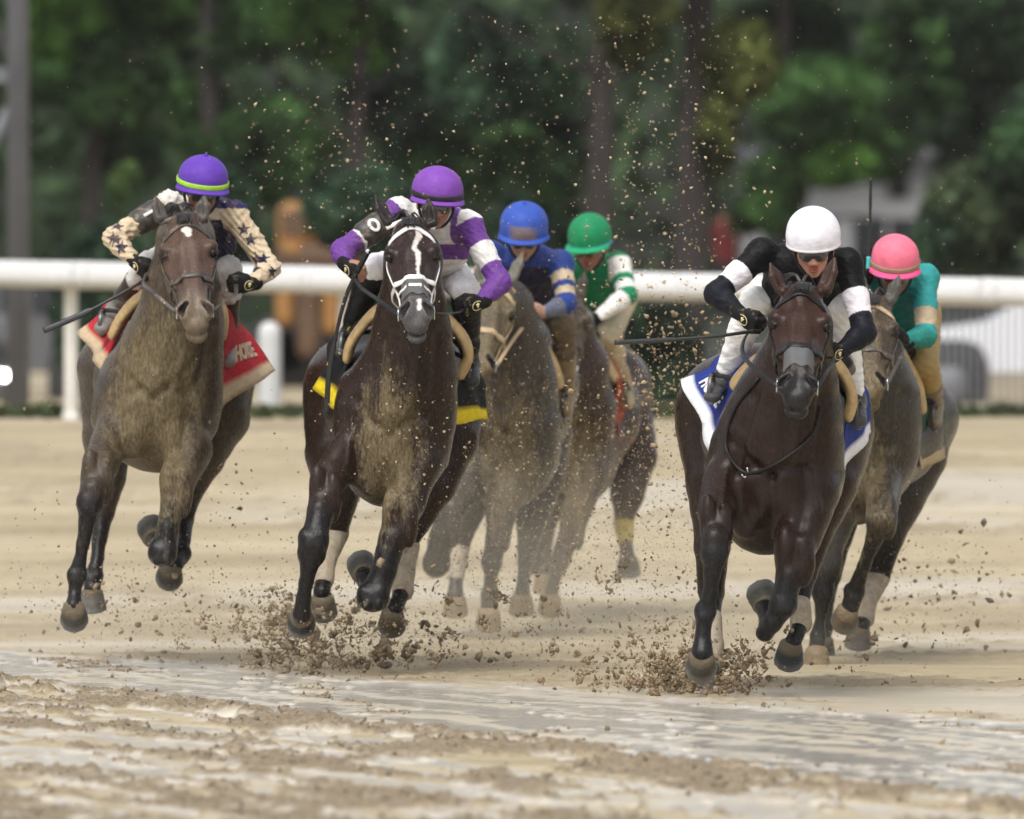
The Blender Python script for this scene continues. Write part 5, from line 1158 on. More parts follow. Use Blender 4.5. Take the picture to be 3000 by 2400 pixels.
HF = dict(d=53.9, label='muddy grey-brown horse with beaded tan browband behind the dark brown one', coat=(.042, .036, .029), headcol=(.060, .042, .030), points=(.014, .013, .012), muzzle=(.10, .075, .05), earcol=(.12, .12, .11),
    mud=.10, mudchest=.34, mudhead=.16, mudleg=.04, bridle='leather_muddy', brow='tan_strap', rein='leather_muddy', strapw=.024, res=1.2,
    poll=(2560, 880, -.28), muz=(2548, 1128, -.62), eyeL=(2486, 972), eyeR=(2628, 962),
    earL=((2520, 872, -.22), (2535, 818, -.2), .4), earR=((2608, 880, -.22), (2634, 806, -.20), -.5),
    chest=[(960, 2482, 2618, -.02, .13), (1050, 2452, 2640, .08, .18), (1150, 2420, 2684, .16, .23), (1228, 2402, 2692, .2, .26), (1300, 2398, 2686, .24, .27), (1364, 2400, 2660, .27, .27), (1450, 2418, 2618, .3, .24), (1500, 2450, 2560, .34, .18)],
    croup=(2600, 1220, 1.4, .35, .26),
    legs=[dict(p=[(2470, 1470, .1, .10, .12), (2432, 1580, .05, .075), (2413, 1670, .0, .056), (2411, 1735, 0, .054), (2406, 1790, .02, .038), (2400, 1835, .03, .032), (2395, 1868, .03, .040), (2393, 1895, .03, .036)], hoof=(2392, 1905, .0), ax=(0, .12, -1), hmud=.5),
          dict(p=[(2585, 1420, .1, .10, .12), (2585, 1480, -.2, .075), (2580, 1525, -.3, .066), (2562, 1575, -.25, .046), (2532, 1655, -.15, .036), (2502, 1738, -.05, .048), (2489, 1778, -.05, .042)], hoof=(2482, 1790, -.06), ax=(-.12, .85, -.5), hmud=.4),
          dict(p=[(2510, 1240, 1.4, .155, .25), (2490, 1400, 1.2, .12), (2450, 1560, 1.1, .08), (2432, 1690, 1.2, .05), (2420, 1790, 1.1, .035), (2414, 1845, 1.05, .042), (2410, 1868, 1.0, .036)], black=3, hoof=(2408, 1872, 1.0), ax=(0, .3, -1)),
          dict(p=[(2690, 1240, 1.4, .155, .25), (2690, 1330, 1.3, .14), (2640, 1450, 1.2, .12), (2602, 1560, 1.15, .088), (2575, 1690, 1.2, .050), (2540, 1768, 1.0, .036), (2532, 1812, .95, .044), (2522, 1838, .9, .038)], wrap=(4, 6), black=3, hoof=(2516, 1842, .9), ax=(-.05, .35, -.95), hcol=(.12, .11, .1), hmud=.35)],
    reinL=[(2500, 1060, -.3), (2540, 960, .0)], reinR=[(2640, 1040, -.35), (2640, 1010, -.1), (2628, 992, .04)],
    arch=[(2470, 1120, .48), (2500, 1060, .45), (2560, 1000, .42), (2620, 1010, .42), (2660, 1070, .44), (2690, 1130, .46), (2702, 1200, .48)],
    clothL=[(2480, 1100, .5), (2420, 1340, .5), (2380, 1330, 1.0), (2450, 1130, 1.1)], clothR=[(2695, 1170, .5), (2690, 1380, .5), (2778, 1338, .98), (2752, 1180, 1.0)],
    cloth=(.05, .11, .08), border=(.46, .36, .22), clothmud=.2, hem=.13, hemr=0., stirrups=[(2738, 1242, .62), (2478, 1232, .62)])
HD = dict(d=57.3, label='grey mud-coated horse wearing tan straps behind the purple rider, ridden in blue', coat=(.050, .043, .035), headcol=(.060, .050, .040), points=(.03, .026, .022), muzzle=(.10, .08, .06), earcol=(.22, .21, .18),
    mud=.18, mudchest=.28, mudhead=.2, mudleg=-.12, bridle='tan_strap', rein='tan_strap', strapw=.028, res=1.4,
    poll=(1462, 825, -.28), muz=(1405, 1070, -.62), eyeL=(1372, 905), eyeR=(1500, 918),
    earL=((1415, 830, -.22), (1400, 760, -.2), .4), earR=((1497, 822, -.22), (1533, 738, -.20), -.5),
    chest=[(900, 1380, 1560, -.02, .14), (1000, 1350, 1600, .1, .2), (1120, 1340, 1625, .2, .25), (1240, 1345, 1632, .24, .28), (1330, 1355, 1625, .27, .28), (1400, 1370, 1600, .3, .26), (1460, 1400, 1540, .34, .2)],
    croup=(1495, 1130, 1.4, .36, .26),
    legs=[dict(p=[(1395, 1400, .1, .09, .11), (1325, 1490, -.1, .07), (1288, 1570, -.15, .052), (1278, 1655, -.12, .062), (1284, 1640, .05, .034), (1290, 1620, .2, .04)], hoof=(1290, 1620, .22), ax=(0, .7, .4), fr=(0, .3, 1)),
          dict(p=[(1500, 1410, .1, .10, .12), (1468, 1510, -.1, .066), (1456, 1580, -.12, .054), (1440, 1650, -.1, .052), (1437, 1700, -.05, .034), (1434, 1750, -.05, .042), (1432, 1780, -.05, .036)], hoof=(1431, 1788, -.06), ax=(0, .5, -.85), hmud=.6),
          dict(p=[(1400, 1250, 1.4, .15, .24), (1390, 1400, 1.2, .12), (1372, 1500, 1.1, .08), (1345, 1600, 1.15, .05), (1336, 1690, 1.0, .036), (1334, 1745, .95, .04)], black=3, hoof=(1334, 1752, .95), ax=(0, .3, -1), hmud=.6, wrap=(3, 4)),
          dict(p=[(1590, 1250, 1.4, .15, .24), (1585, 1400, 1.2, .12), (1560, 1510, 1.1, .085), (1545, 1610, 1.1, .05), (1535, 1690, 1.0, .036), (1530, 1740, .95, .042)], black=3, hoof=(1528, 1748, .95), ax=(0, .3, -1), hmud=.6)],
    reinL=[(1430, 990, -.35), (1470, 945, .02)], reinR=[(1500, 1000, -.35), (1530, 960, -.1), (1545, 925, .02)],
    arch=[(1390, 1080, .48), (1420, 1000, .44), (1480, 940, .42), (1535, 955, .42), (1580, 1000, .43), (1618, 1060, .45), (1640, 1125, .48)],
    clothL=[(1400, 1040, .5), (1350, 1240, .5), (1330, 1230, .95), (1380, 1060, 1.0)], clothR=[(1625, 1060, .5), (1640, 1260, .5), (1672, 1240, .95), (1655, 1060, 1.0)],
    cloth=(.16, .12, .075), border=(.30, .24, .15), clothmud=.4, hem=.12, hemr=0., stirrups=[(1655, 1205, .62), (1392, 1180, .62)])
HE = dict(d=60.0, label='brown horse with orange-red cloth, farthest back, ridden in green and white', coat=(.045, .028, .022), headcol=(.045, .032, .026), points=(.05, .036, .03), muzzle=(.05, .04, .035), earcol=(.06, .05, .04),
    mud=.22, mudchest=.25, mudhead=.1, mudleg=-.12, bridle='leather_muddy', rein='leather_muddy', res=1.5,
    poll=(1668, 862, -.28), muz=(1650, 1090, -.6), eyeL=(1607, 935), eyeR=(1722, 938),
    earL=((1632, 862, -.22), (1620, 800, -.2), .4), earR=((1700, 862, -.22), (1712, 798, -.20), -.5),
    chest=[(950, 1600, 1735, -.02, .14), (1080, 1570, 1780, .1, .22), (1200, 1560, 1800, .22, .27), (1340, 1562, 1790, .27, .28), (1400, 1580, 1760, .3, .25), (1450, 1610, 1720, .34, .2)],
    croup=(1725, 1130, 1.4, .34, .26),
    legs=[dict(p=[(1605, 1400, .1, .09, .11), (1580, 1500, -.1, .07), (1560, 1590, -.15, .052), (1552, 1650, -.1, .058), (1555, 1630, .1, .034), (1558, 1610, .2, .04)], hoof=(1558, 1610, .22), ax=(0, .7, .4), fr=(0, .3, 1)),
          dict(p=[(1720, 1400, .1, .10, .12), (1690, 1500, -.1, .07), (1660, 1590, -.12, .052), (1640, 1650, -.1, .050), (1625, 1700, -.05, .034), (1615, 1740, -.05, .04)], hoof=(1612, 1748, -.06), ax=(0, .5, -.85), hmud=.6),
          dict(p=[(1620, 1230, 1.4, .15, .24), (1620, 1370, 1.2, .12), (1610, 1480, 1.1, .08), (1600, 1570, 1.1, .046), (1598, 1640, 1., .036), (1596, 1680, .95, .04)], black=3, hoof=(1596, 1686, .95), ax=(0, .3, -1), hmud=.6),
          dict(p=[(1830, 1230, 1.4, .15, .24), (1852, 1340, 1.2, .13), (1838, 1450, 1.1, .09), (1828, 1530, 1.1, .05), (1832, 1585, 1.0, .036), (1838, 1628, .95, .044)], wrap=(3, 4), wmat=plain('yellow_wrap', (.45, .34, .06), .8, var=.2, mud=.25), black=3, hoof=(1840, 1638, .95), ax=(.05, .3, -1))],
    reinL=[(1640, 1010, -.3), (1665, 955, .02)], reinR=[(1690, 1010, -.3), (1705, 960, .02)],
    arch=[(1600, 1080, .48), (1620, 1010, .44), (1670, 960, .42), (1715, 980, .42), (1755, 1030, .44), (1800, 1105, .48)],
    clothL=[(1600, 1060, .5), (1570, 1240, .5), (1560, 1230, .95), (1590, 1070, 1.0)], clothR=[(1800, 1080, .5), (1812, 1320, .5), (1868, 1280, .95), (1840, 1090, 1.0)],
    cloth=(.36, .07, .04), border=(.42, .16, .09), clothmud=.28, hem=.12, hemr=0., pad='tan_pad', stirrups=[(1840, 1180, .62), (1600, 1180, .62)])
for S_ in (HC, HB, HA, HF, HD, HE): make_horse(S_)

# ------------------------------------------------------------------ silks
def put(C, m, c): C[m] = np.array(c)
def is_arm(tg, s): return np.isin(tg, ['uarm' + s, 'uarm2' + s])
def arm_t(V, q):                                   # 0 shoulder .. 1 elbow .. 2 wrist
    ua = q['el'] - q['sh']; fa = q['wr'] - q['el']
    return np.clip((V - q['sh']) @ ua / (ua @ ua), -.3, 1.3), np.clip((V - q['el']) @ fa / (fa @ fa), -.3, 1.3)
def star(V, c, r, n):
    n = nrm(n); x = nrm(np.cross(n, A(.3, .2, 1))); y = np.cross(n, x); q = V - c; a = np.arctan2(q @ y, q @ x); d = np.hypot(q @ x, q @ y)
    k = 2 * math.pi / 5; a = np.abs((a % k) - k / 2); e_ = r * .40 / (np.cos(a) * (.40 + (1 - .40) * a / (k / 2)) + 1e-6) if False else r * (.40 + .60 * (1 - (a / (k / 2))) ** 1.35 * 1.0)
    e_ = r * (.38 + .62 * np.abs(1 - 2 * a / k) ** 0) if False else e_
    a2 = k / 2 - a                                  # 0 in the valley, k/2 at the tip -> straight-edged star
    R1, R2 = r * .40, r; t = (k / 2 - a) ; num = R1 * R2 * math.sin(k / 2); den = R1 * np.sin(a) + R2 * np.sin(k / 2 - a)
    e_ = num / np.maximum(den, 1e-6)
    return (d < e_) & (np.abs(q @ n) < .05)
CREAM, NAVY, WHITE, PURPLE = (.62, .50, .36), (.012, .012, .05), (.74, .72, .70), (.14, .045, .265)
def silkA(V, tg, t, g):
    C = np.tile(np.array((.62, .50, .345)), (len(V), 1)); mid = g['mid']
    put(C, np.isin(tg, ['torso', 'collar']) & (V[:, 2] < mid[2] + .04), (.60, .50, .38))
    put(C, (tg == 'torso') & (V[:, 0] > mid[0] - .02) & (V[:, 2] < mid[2] - .03), NAVY)
    put(C, np.isin(tg, ['deltR', 'torso', 'collar']) & (V[:, 0] > mid[0] + .05) & (V[:, 2] > mid[2] + .025), (.018, .018, .09))
    put(C, (V[:, 0] < mid[0]) & np.isin(tg, ['torso', 'deltL']) & (V[:, 2] > mid[2] + .05), (.72, .70, .66))
    for s in 'LR':
        q = g['limbs'][s]
        pts = [(q['sh'], q['el'], .55, -.3), (q['sh'], q['el'], .9, .5), (q['el'], q['wr'], .30, -.4), (q['el'], q['wr'], .55, .7), (q['sh'], q['el'], .35, .6), (q['el'], q['wr'], .2, .9)]
        for a_, b_, tt, sd in pts:
            ax = nrm(b_ - a_); n = nrm(np.cross(ax, A(0, 0, 1)) * sd * 1.0 + A(0, -1, 0) * (1 - abs(sd) * .5) + A(0, 0, 1) * sd * .6); n = nrm(n - ax * np.dot(n, ax)); c = a_ + (b_ - a_) * tt + n * .05
            put(C, star(V, c, .038, n), NAVY)
    return C
def silkB(V, tg, t, g):
    C = np.tile(np.array(WHITE), (len(V), 1)); mid = g['mid']
    put(C, (tg == 'torso') & (V[:, 2] < mid[2] - .10) & (V[:, 2] > mid[2] - .17), PURPLE)
    for s in 'LR':
        q = g['limbs'][s]; u, f_ = arm_t(V, q); arm = np.isin(tg, ['delt' + s, 'uarm' + s, 'uarm2' + s]); fo = np.isin(tg, ['farm' + s, 'farm2' + s])
        put(C, arm & (u > .02) & (u < .38), PURPLE); put(C, arm & (u > .72), PURPLE); put(C, fo, PURPLE)
    sr = g['limbs']['R']['sh']; put(C, (tg == 'torso') & (np.linalg.norm(V - sr, axis=1) < .105), PURPLE)
    return C
def silkC(V, tg, t, g):
    C = np.tile(np.array((.004, .004, .005)), (len(V), 1))
    for s in 'LR':
        q = g['limbs'][s]; u, f_ = arm_t(V, q); arm = np.isin(tg, ['delt' + s, 'uarm' + s, 'uarm2' + s]); put(C, arm & (u > .42) & (u < .76), (.74, .70, .74))
        fo = np.isin(tg, ['farm' + s, 'farm2' + s]) | (arm & (u >= .76)); put(C, fo, (.006, .007, .012))
    return C
def silkD(V, tg, t, g):
    C = np.tile(np.array((.025, .05, .22)), (len(V), 1)); mid = g['mid']
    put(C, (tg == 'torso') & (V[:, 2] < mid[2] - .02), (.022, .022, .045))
    for s in 'LR':
        q = g['limbs'][s]; u, f_ = arm_t(V, q); arm = np.isin(tg, ['uarm' + s, 'uarm2' + s]); put(C, arm & (u > .30) & (u < .55), (.52, .42, .28)); put(C, arm & (u > .68) & (u < .86), (.52, .42, .28))
        put(C, np.isin(tg, ['farm2' + s]), (.12, .13, .18))
    return C
def silkE(V, tg, t, g):
    C = np.tile(np.array((.008, .16, .065)), (len(V), 1)); mid = g['mid']
    for s in 'LR':
        q = g['limbs'][s]; u, f_ = arm_t(V, q); arm = np.isin(tg, ['delt' + s, 'uarm' + s, 'uarm2' + s]); fo = np.isin(tg, ['farm' + s, 'farm2' + s])
        put(C, arm & (u > .0), (.76, .74, .71)); put(C, fo, (.76, .73, .70)); put(C, arm & (u > .48) & (u < .66), (.008, .20, .085)); put(C, (arm & (u > .92)) | (fo & (f_ < .12)), (.008, .20, .085))
    return C
def silkF(V, tg, t, g):
    C = np.tile(np.array((.035, .30, .30)), (len(V), 1)); mid = g['mid']
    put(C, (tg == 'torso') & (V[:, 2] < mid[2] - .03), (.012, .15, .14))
    for s in 'LR':
        q = g['limbs'][s]; u, f_ = arm_t(V, q); arm = np.isin(tg, ['uarm' + s, 'uarm2' + s]); put(C, arm & (u > .58) & (u < .86), (.50, .40, .27)); put(C, np.isin(tg, ['farm' + s, 'farm2' + s]), (.025, .22, .19))
    return C
JA = dict(d=53.2, label='rider in cream silks with navy stars and a purple helmet banded lime green', head=(593, 538, .20), chin=(615, 640, .12), neck=(590, 625, .3), shL=(497, 600, .38), shR=(685, 628, .38),
    elL=(332, 697, .25), wrL=(398, 770, .12), hdL=(428, 800, .06), elR=(790, 785, .25), wrR=(735, 832, .12), hdR=(690, 835, .06), hip=(560, 745, .9),
    knL=(440, 775, .52), knR=(668, 790, .50), anL=(338, 905, .75), toL=(296, 965, .58), anR=(668, 1000, .75), toR=(668, 1062, .58), hr=(.120, .138, .106), roll=.10, turn=.1, pitch=.24,
    helm=(.115, .047, .37), helm_band=(.35, .65, .04), button=1, peak=.035, helm_mud=.06, shirt=silkA, shirtmud=.37, pants=(.55, .53, .52), pantmud=.30, boots=(.045, .032, .022), bootmud=.3, toe_col=(.20, .19, .17), skin=(.28, .14, .09), facemud=.36, armband=('L', .26, .54, '1'), mark=1, wr=.008)
JB = dict(d=52.2, label='rider in white and purple silks with a plain purple helmet and black boots', head=(1280, 572, .18), chin=(1292, 672, .10), neck=(1275, 655, .28), shL=(1168, 620, .36), shR=(1372, 660, .36),
    elL=(1002, 735, .25), wrL=(1017, 780, .12), hdL=(1045, 805, .06), elR=(1465, 828, .22), wrR=(1405, 888, .1), hdR=(1358, 902, .05), hip=(1245, 760, .9),
    knL=(1095, 785, .50), knR=(1365, 850, .45), anL=(1020, 985, .75), toL=(1002, 1035, .58), anR=(1378, 1070, .75), toR=(1382, 1118, .58), hr=(.120, .138, .106), roll=.08, turn=.12, pitch=.22,
    helm=(.195, .065, .37), helm_band=(.012, .01, .014), peak=.03, helm_mud=.08, shirt=silkB, shirtmud=.33, pants=(.84, .83, .86), pantmud=.12, boots=(.010, .010, .010), boot_ex=.014, bootmud=.02, toe_col=(.05, .05, .052), boot_top=.12, skin=(.36, .19, .13), facemud=.25, armband=('L', .36, .58, '0'), gloveL='half', mark=1, wr=.004)
JC = dict(d=49.6, label='rider in black silks with white arm bands, white helmet and white breeches', head=(2383, 707, .18), chin=(2377, 800, .06), neck=(2382, 760, .28), shL=(2232, 742, .36), shR=(2483, 772, .36),
    elL=(2098, 862, .25), wrL=(2172, 922, .1), hdL=(2222, 965, .05), elR=(2532, 975, .22), wrR=(2462, 1030, .1), hdR=(2432, 1042, .06), hip=(2345, 850, .9),
    knL=(2212, 885, .50), knR=(2462, 900, .50), anL=(2116, 1118, .75), toL=(2085, 1165, .58), anR=(2508, 1180, .75), toR=(2517, 1235, .58), hr=(.122, .140, .122), roll=-.02, turn=-.05, pitch=.30,
    helm=(.80, .78, .84), helm_mud=-.02, shirt=silkC, shirtmud=-.3, pants=(.84, .84, .83), pantmud=-.08, boots=(.07, .07, .07), bootmud=.0, boot_top=.88, pant_ex=.012, skin=(.50, .25, .18), facemud=-.2, hup=.034, mark=1, wr=.0022)
JF = dict(d=53.9, label='rider in teal silks with a bright pink helmet and gold breeches', head=(2622, 772, .18), chin=(2606, 860, .08), neck=(2615, 850, .28), shL=(2535, 810, .36), shR=(2710, 815, .36),
    elL=(2500, 900, .3), wrL=(2541, 800, .22), hdL=(2547, 762, .20), elR=(2712, 985, .22), wrR=(2650, 998, .1), hdR=(2622, 990, .05), hip=(2645, 910, .9),
    knL=(2510, 1050, .5), knR=(2712, 1075, .5), anL=(2480, 1190, .75), toL=(2476, 1232, .6), anR=(2738, 1185, .75), toR=(2738, 1242, .6), hr=(.116, .132, .112), roll=.03, turn=.0, pitch=.38,
    helm=(.76, .17, .25), helm_band=(.30, .22, .13), peak=.035, helm_mud=.05, peakcol=(.82, .10, .26), shirt=silkF, shirtmud=.24, pants=(.36, .25, .10), pantmud=.3, boots=(.20, .15, .10), bootmud=.35, boot_top=.55, skin=(.24, .12, .08), facemud=.3, res=1.25)
JD = dict(d=57.3, label='rider in royal blue with tan sleeve bands, blue helmet and bare hands', head=(1535, 672, .18), chin=(1537, 772, .08), neck=(1540, 760, .28), shL=(1440, 745, .36), shR=(1643, 772, .36),
    elL=(1390, 880, .25), wrL=(1445, 930, .1), hdL=(1480, 935, .05), elR=(1660, 890, .22), wrR=(1592, 916, .1), hdR=(1545, 918, .04), hip=(1560, 850, .9),
    knL=(1440, 950, .5), knR=(1650, 960, .5), anL=(1400, 1130, .75), toL=(1390, 1182, .6), anR=(1660, 1150, .75), toR=(1655, 1208, .6), hr=(.124, .138, .112), roll=.02, turn=.0, pitch=.42,
    helm=(.04, .09, .40), helm_mud=.0, helm_mudfront=.55, button=1, peak=.03, shirt=silkD, shirtmud=.31, pants=(.10, .075, .05), pantmud=.4, boots=(.20, .15, .09), bootmud=.45, boot_top=.45, skin=(.40, .24, .17), facemud=.25, gloveL='none', gloveR='none', res=1.4)
JE = dict(d=60.0, label='rider in green with white green-striped sleeves and a green helmet', head=(1729, 705, .18), chin=(1705, 795, .08), neck=(1728, 785, .28), shL=(1645, 780, .36), shR=(1812, 775, .36),
    elL=(1600, 880, .25), wrL=(1645, 940, .1), hdL=(1668, 950, .05), elR=(1838, 865, .22), wrR=(1745, 935, .1), hdR=(1705, 950, .04), hip=(1765, 860, .9),
    knL=(1630, 980, .5), knR=(1785, 985, .5), anL=(1600, 1130, .75), toL=(1598, 1185, .6), anR=(1828, 1130, .75), toR=(1840, 1185, .6), hr=(.116, .132, .12), roll=.0, turn=-.35, pitch=.3,
    helm=(.015, .22, .09), helm_rim=(.10, .35, .62), helm_mud=.06, peak=.05, peakcol=(.02, .32, .14), shirt=silkE, shirtmud=.20, pants=(.50, .42, .29), pantmud=.25, boots=(.42, .34, .2), bootmud=.35, boot_top=.6, skin=(.28, .13, .09), facemud=.25, res=1.5)
LIMBS = {}
for nm, S_ in (('A', JA), ('B', JB), ('C', JC), ('F', JF), ('D', JD), ('E', JE)): LIMBS[nm] = make_jockey(S_)[0]
make_whip(HA, [(440, 812, .02), (400, 835, -.05), (320, 880, -.1), (220, 930, -.14), (127, 969, -.18)], 'black whip with flat tip held by the rider in starry cream sleeves', .013, .030, .36)
make_whip(dict(d=52.2, cap=1), [(1078, 738, -.0), (1045, 800, .0), (1013, 870, .05), (985, 980, .08), (964, 1095, .1), (956, 1212, .12)], 'black whip hanging straight down beside the purple and white rider', .019, .026, .35)
make_whip(HC, [(2222, 972, -.02), (2190, 973, -.05), (2100, 985, -.1), (1950, 996, -.14), (1800, 1004, -.18)], 'black whip pointing sideways from the rider with the white helmet', .015, .022, .3)
make_whip(HF, [(2543, 790, .16), (2546, 740, .16), (2549, 660, .16), (2550, 600, .15), (2551, 522, .14)], 'slim upright whip with teal grip raised by the pink-helmeted rider', .016, .015, .3, plain('teal_grip', (.06, .42, .42), .5, var=.15))
# ------------------------------------------------------------------ mud thrown up by the hooves
def clod_mat(name, c0, c1):
    m, n, l, b = mat_new(name); at = n.new('ShaderNodeAttribute'); at.attribute_name = 'col'; l.new(at.outputs['Color'], b.inputs['Base Color']); b.inputs['Roughness'].default_value = .5
    t = noise_node(n, l, 120, 4); bump(n, l, t.outputs[0], b, .5, .01); return m
M['clod'] = clod_mat('flying_mud', 0, 0)
_bm = bmesh.new(); bmesh.ops.create_icosphere(_bm, subdivisions=1, radius=1); ICO_V = np.array([v.co[:] for v in _bm.verts]); ICO_F = np.array([[v.index for v in f.verts] for f in _bm.faces]); _bm.free()
def specks(name, P, S, cols, label):
    N = len(P); m = len(ICO_V); st = RNG.uniform(.4, 1.7, (N, 1, 3)); jit = RNG.uniform(.45, 1.5, (N, m, 1)); V = (ICO_V[None] * st * jit)
    a = RNG.uniform(0, 6.28, N); c_, s_ = np.cos(a)[:, None], np.sin(a)[:, None]; V = np.stack([V[..., 0] * c_ - V[..., 2] * s_, V[..., 1], V[..., 0] * s_ + V[..., 2] * c_], -1)
    V = V * S[:, None, None] + P[:, None]; F = (ICO_F[None] + (np.arange(N) * m)[:, None, None]).reshape(-1, 3)
    return tag(link(name, mesh_np(name, V.reshape(-1, 3), F, np.repeat(cols, m, 0)), M['clod']), label, 'mud', kind='stuff')
Ps, Ss, Cs = [], [], []
def cloud(n, px, py, sx, sy, d0, d1, smin, smax, c=(.20, .145, .085), pw=3., uni=False, lump=False):
    x = RNG.uniform(px - sx, px + sx, n) if uni else RNG.normal(px, sx, n); y = RNG.uniform(py - sy, py + sy, n) if uni else RNG.normal(py, sy, n); d = RNG.uniform(d0, d1, n)
    if lump:                                       # big clods are clusters of small lumps
        w = RNG.integers(3, 26, n); x, y, d = np.repeat(x, w), np.repeat(y, w), np.repeat(d, w); spread = np.repeat(RNG.uniform(2, 15, n), w); m_ = len(x)
        x = x + RNG.normal(0, 1, m_) * spread; y = y + RNG.normal(0, .8, m_) * spread; d = d + RNG.normal(0, .0015, m_) * spread * 10; n = m_
    p = np.stack([U(a, b, e) for a, b, e in zip(x, y, d)]); s = smin + (smax - smin) * RNG.uniform(0, 1, n) ** pw; k = p[:, 2] > prof(p[:, 1]) + .0
    Ps.append(p[k]); Ss.append(s[k]); Cs.append((np.array(c) * RNG.uniform(.45, 1.6, (n, 1)))[k])
TAN = (.40, .31, .19)
DK = (.25, .188, .115)
cloud(70, 930, 1905, 130, 66, 52.4, 53.6, .0018, .008, DK, 2.2, lump=True); cloud(70, 985, 1915, 165, 65, 52.4, 53.6, .002, .009, DK, 2.2, lump=True); cloud(70, 800, 1835, 42, 60, 52.4, 53.4, .0018, .008, DK, lump=True); cloud(1300, 950, 1890, 190, 85, 52.3, 54, .0013, .006, (.22, .165, .10)); cloud(60, 860, 1800, 140, 50, 52.3, 53.8, .003, .010, DK, lump=True)
cloud(16, 930, 1900, 110, 60, 52.3, 53.4, .005, .017, (.185, .138, .084), 1.5, lump=True); cloud(22, 985, 1920, 160, 60, 52.3, 53.4, .005, .018, (.185, .138, .084), 1.5, lump=True); cloud(30, 1965, 2020, 130, 70, 49.8, 50.8, .004, .014, (.19, .135, .08), 1.5, lump=True); cloud(26, 1450, 1850, 260, 110, 51, 54, .003, .011, (.16, .12, .07), 2., lump=True)
cloud(150, 1960, 1995, 120, 70, 49.9, 51.0, .0025, .010, (.22, .155, .085), lump=True); cloud(150, 1985, 2035, 125, 55, 50.0, 51.0, .003, .012, (.25, .18, .105), 2., lump=True); cloud(40, 2190, 1985, 30, 70, 49.8, 50.4, .0025, .009, (.20, .14, .08), lump=True); cloud(700, 1980, 1990, 150, 80, 49.8, 51.2, .0018, .008)
cloud(500, 1400, 1850, 260, 150, 51, 55, .0012, .014, (.19, .14, .085), 5.); cloud(900, 1850, 1700, 170, 220, 50.5, 55, .001, .010, (.20, .145, .09), 5.); cloud(1600, 1600, 1500, 220, 260, 51.5, 55, .0009, .007, (.27, .205, .13), 5.); cloud(2600, 1560, 1650, 230, 190, 53.2, 56, .0012, .005, (.36, .29, .19), 4.); cloud(1200, 1480, 1250, 170, 200, 53.2, 56.5, .001, .004, (.36, .29, .19), 4.)
cloud(7000, 1500, 1620, 300, 210, 52.5, 56, .0008, .0032, (.42, .335, .21), 3.); cloud(4000, 900, 1800, 420, 130, 52.5, 55.5, .0008, .003, (.40, .315, .195), 3.); cloud(2500, 1960, 1700, 150, 220, 50.5, 54, .0008, .0032, (.38, .29, .175), 3.); cloud(1800, 2700, 1720, 200, 150, 53.5, 57, .0008, .004, (.36, .28, .17), 3.)
cloud(2600, 1150, 1880, 420, 80, 51.5, 55.5, .0009, .0045, (.30, .235, .15), 4.); cloud(1500, 1950, 1930, 170, 120, 50, 52, .0008, .005, (.28, .215, .13), 4.); cloud(1600, 900, 1850, 170, 120, 52.3, 54.5, .0008, .005, (.27, .205, .125), 4.); cloud(1500, 350, 1800, 200, 90, 53, 55.5, .0008, .004, (.30, .235, .15), 4.); cloud(1200, 1900, 1350, 130, 200, 51, 56, .0009, .005, (.30, .22, .13), 4.)
cloud(200, 380, 1780, 160, 80, 53.5, 55.5, .003, .012, (.26, .19, .12)); cloud(160, 700, 1500, 120, 180, 53, 55, .002, .009, (.22, .16, .10)); cloud(120, 170, 1600, 120, 160, 53, 55.5, .002, .007, (.24, .18, .11))
cloud(420, 2700, 1760, 150, 110, 54.5, 58, .002, .016, (.20, .145, .09), 4.5); cloud(90, 2500, 1900, 120, 60, 50.5, 54, .003, .012)
cloud(950, 1930, 620, 170, 330, 50, 57, .0018, .0065, TAN); cloud(900, 1950, 1100, 110, 170, 50.5, 56, .002, .010, (.30, .215, .12)); cloud(600, 1750, 300, 420, 260, 50, 60, .0015, .0045, TAN, uni=True)
cloud(500, 950, 420, 170, 170, 52, 58, .0015, .0065, TAN); cloud(260, 1150, 620, 220, 170, 51.5, 57, .002, .006, TAN); cloud(900, 1500, 900, 1450, 850, 50, 58, .0012, .003, (.42, .36, .27), uni=True)
cloud(350, 1230, 1250, 150, 160, 51, 52.2, .0015, .005, TAN); cloud(250, 2600, 600, 250, 300, 51, 57, .0015, .005, TAN)
specks('mud_spray', np.vstack(Ps), np.concatenate(Ss), np.vstack(Cs), 'spray of mud grains and clods flung up by the hooves')
# clods lying on the churned track
N = 26000; X_ = RNG.uniform(-3.2, 3.2, N); Y_ = 37 + 19 * RNG.uniform(0, 1, N); h_, m_, w_ = height(X_, Y_); k_ = m_ > RNG.uniform(.3, .95, N)
P_ = np.stack([X_, Y_, prof(Y_) + h_ + .003], 1)[k_]; specks('mud_clods', P_, .003 + .009 * RNG.uniform(0, 1, len(P_)) ** 3, np.array((.225, .175, .11)) * RNG.uniform(.55, 1.4, (len(P_), 1)), 'loose mud clods lying in rows on the wet track')

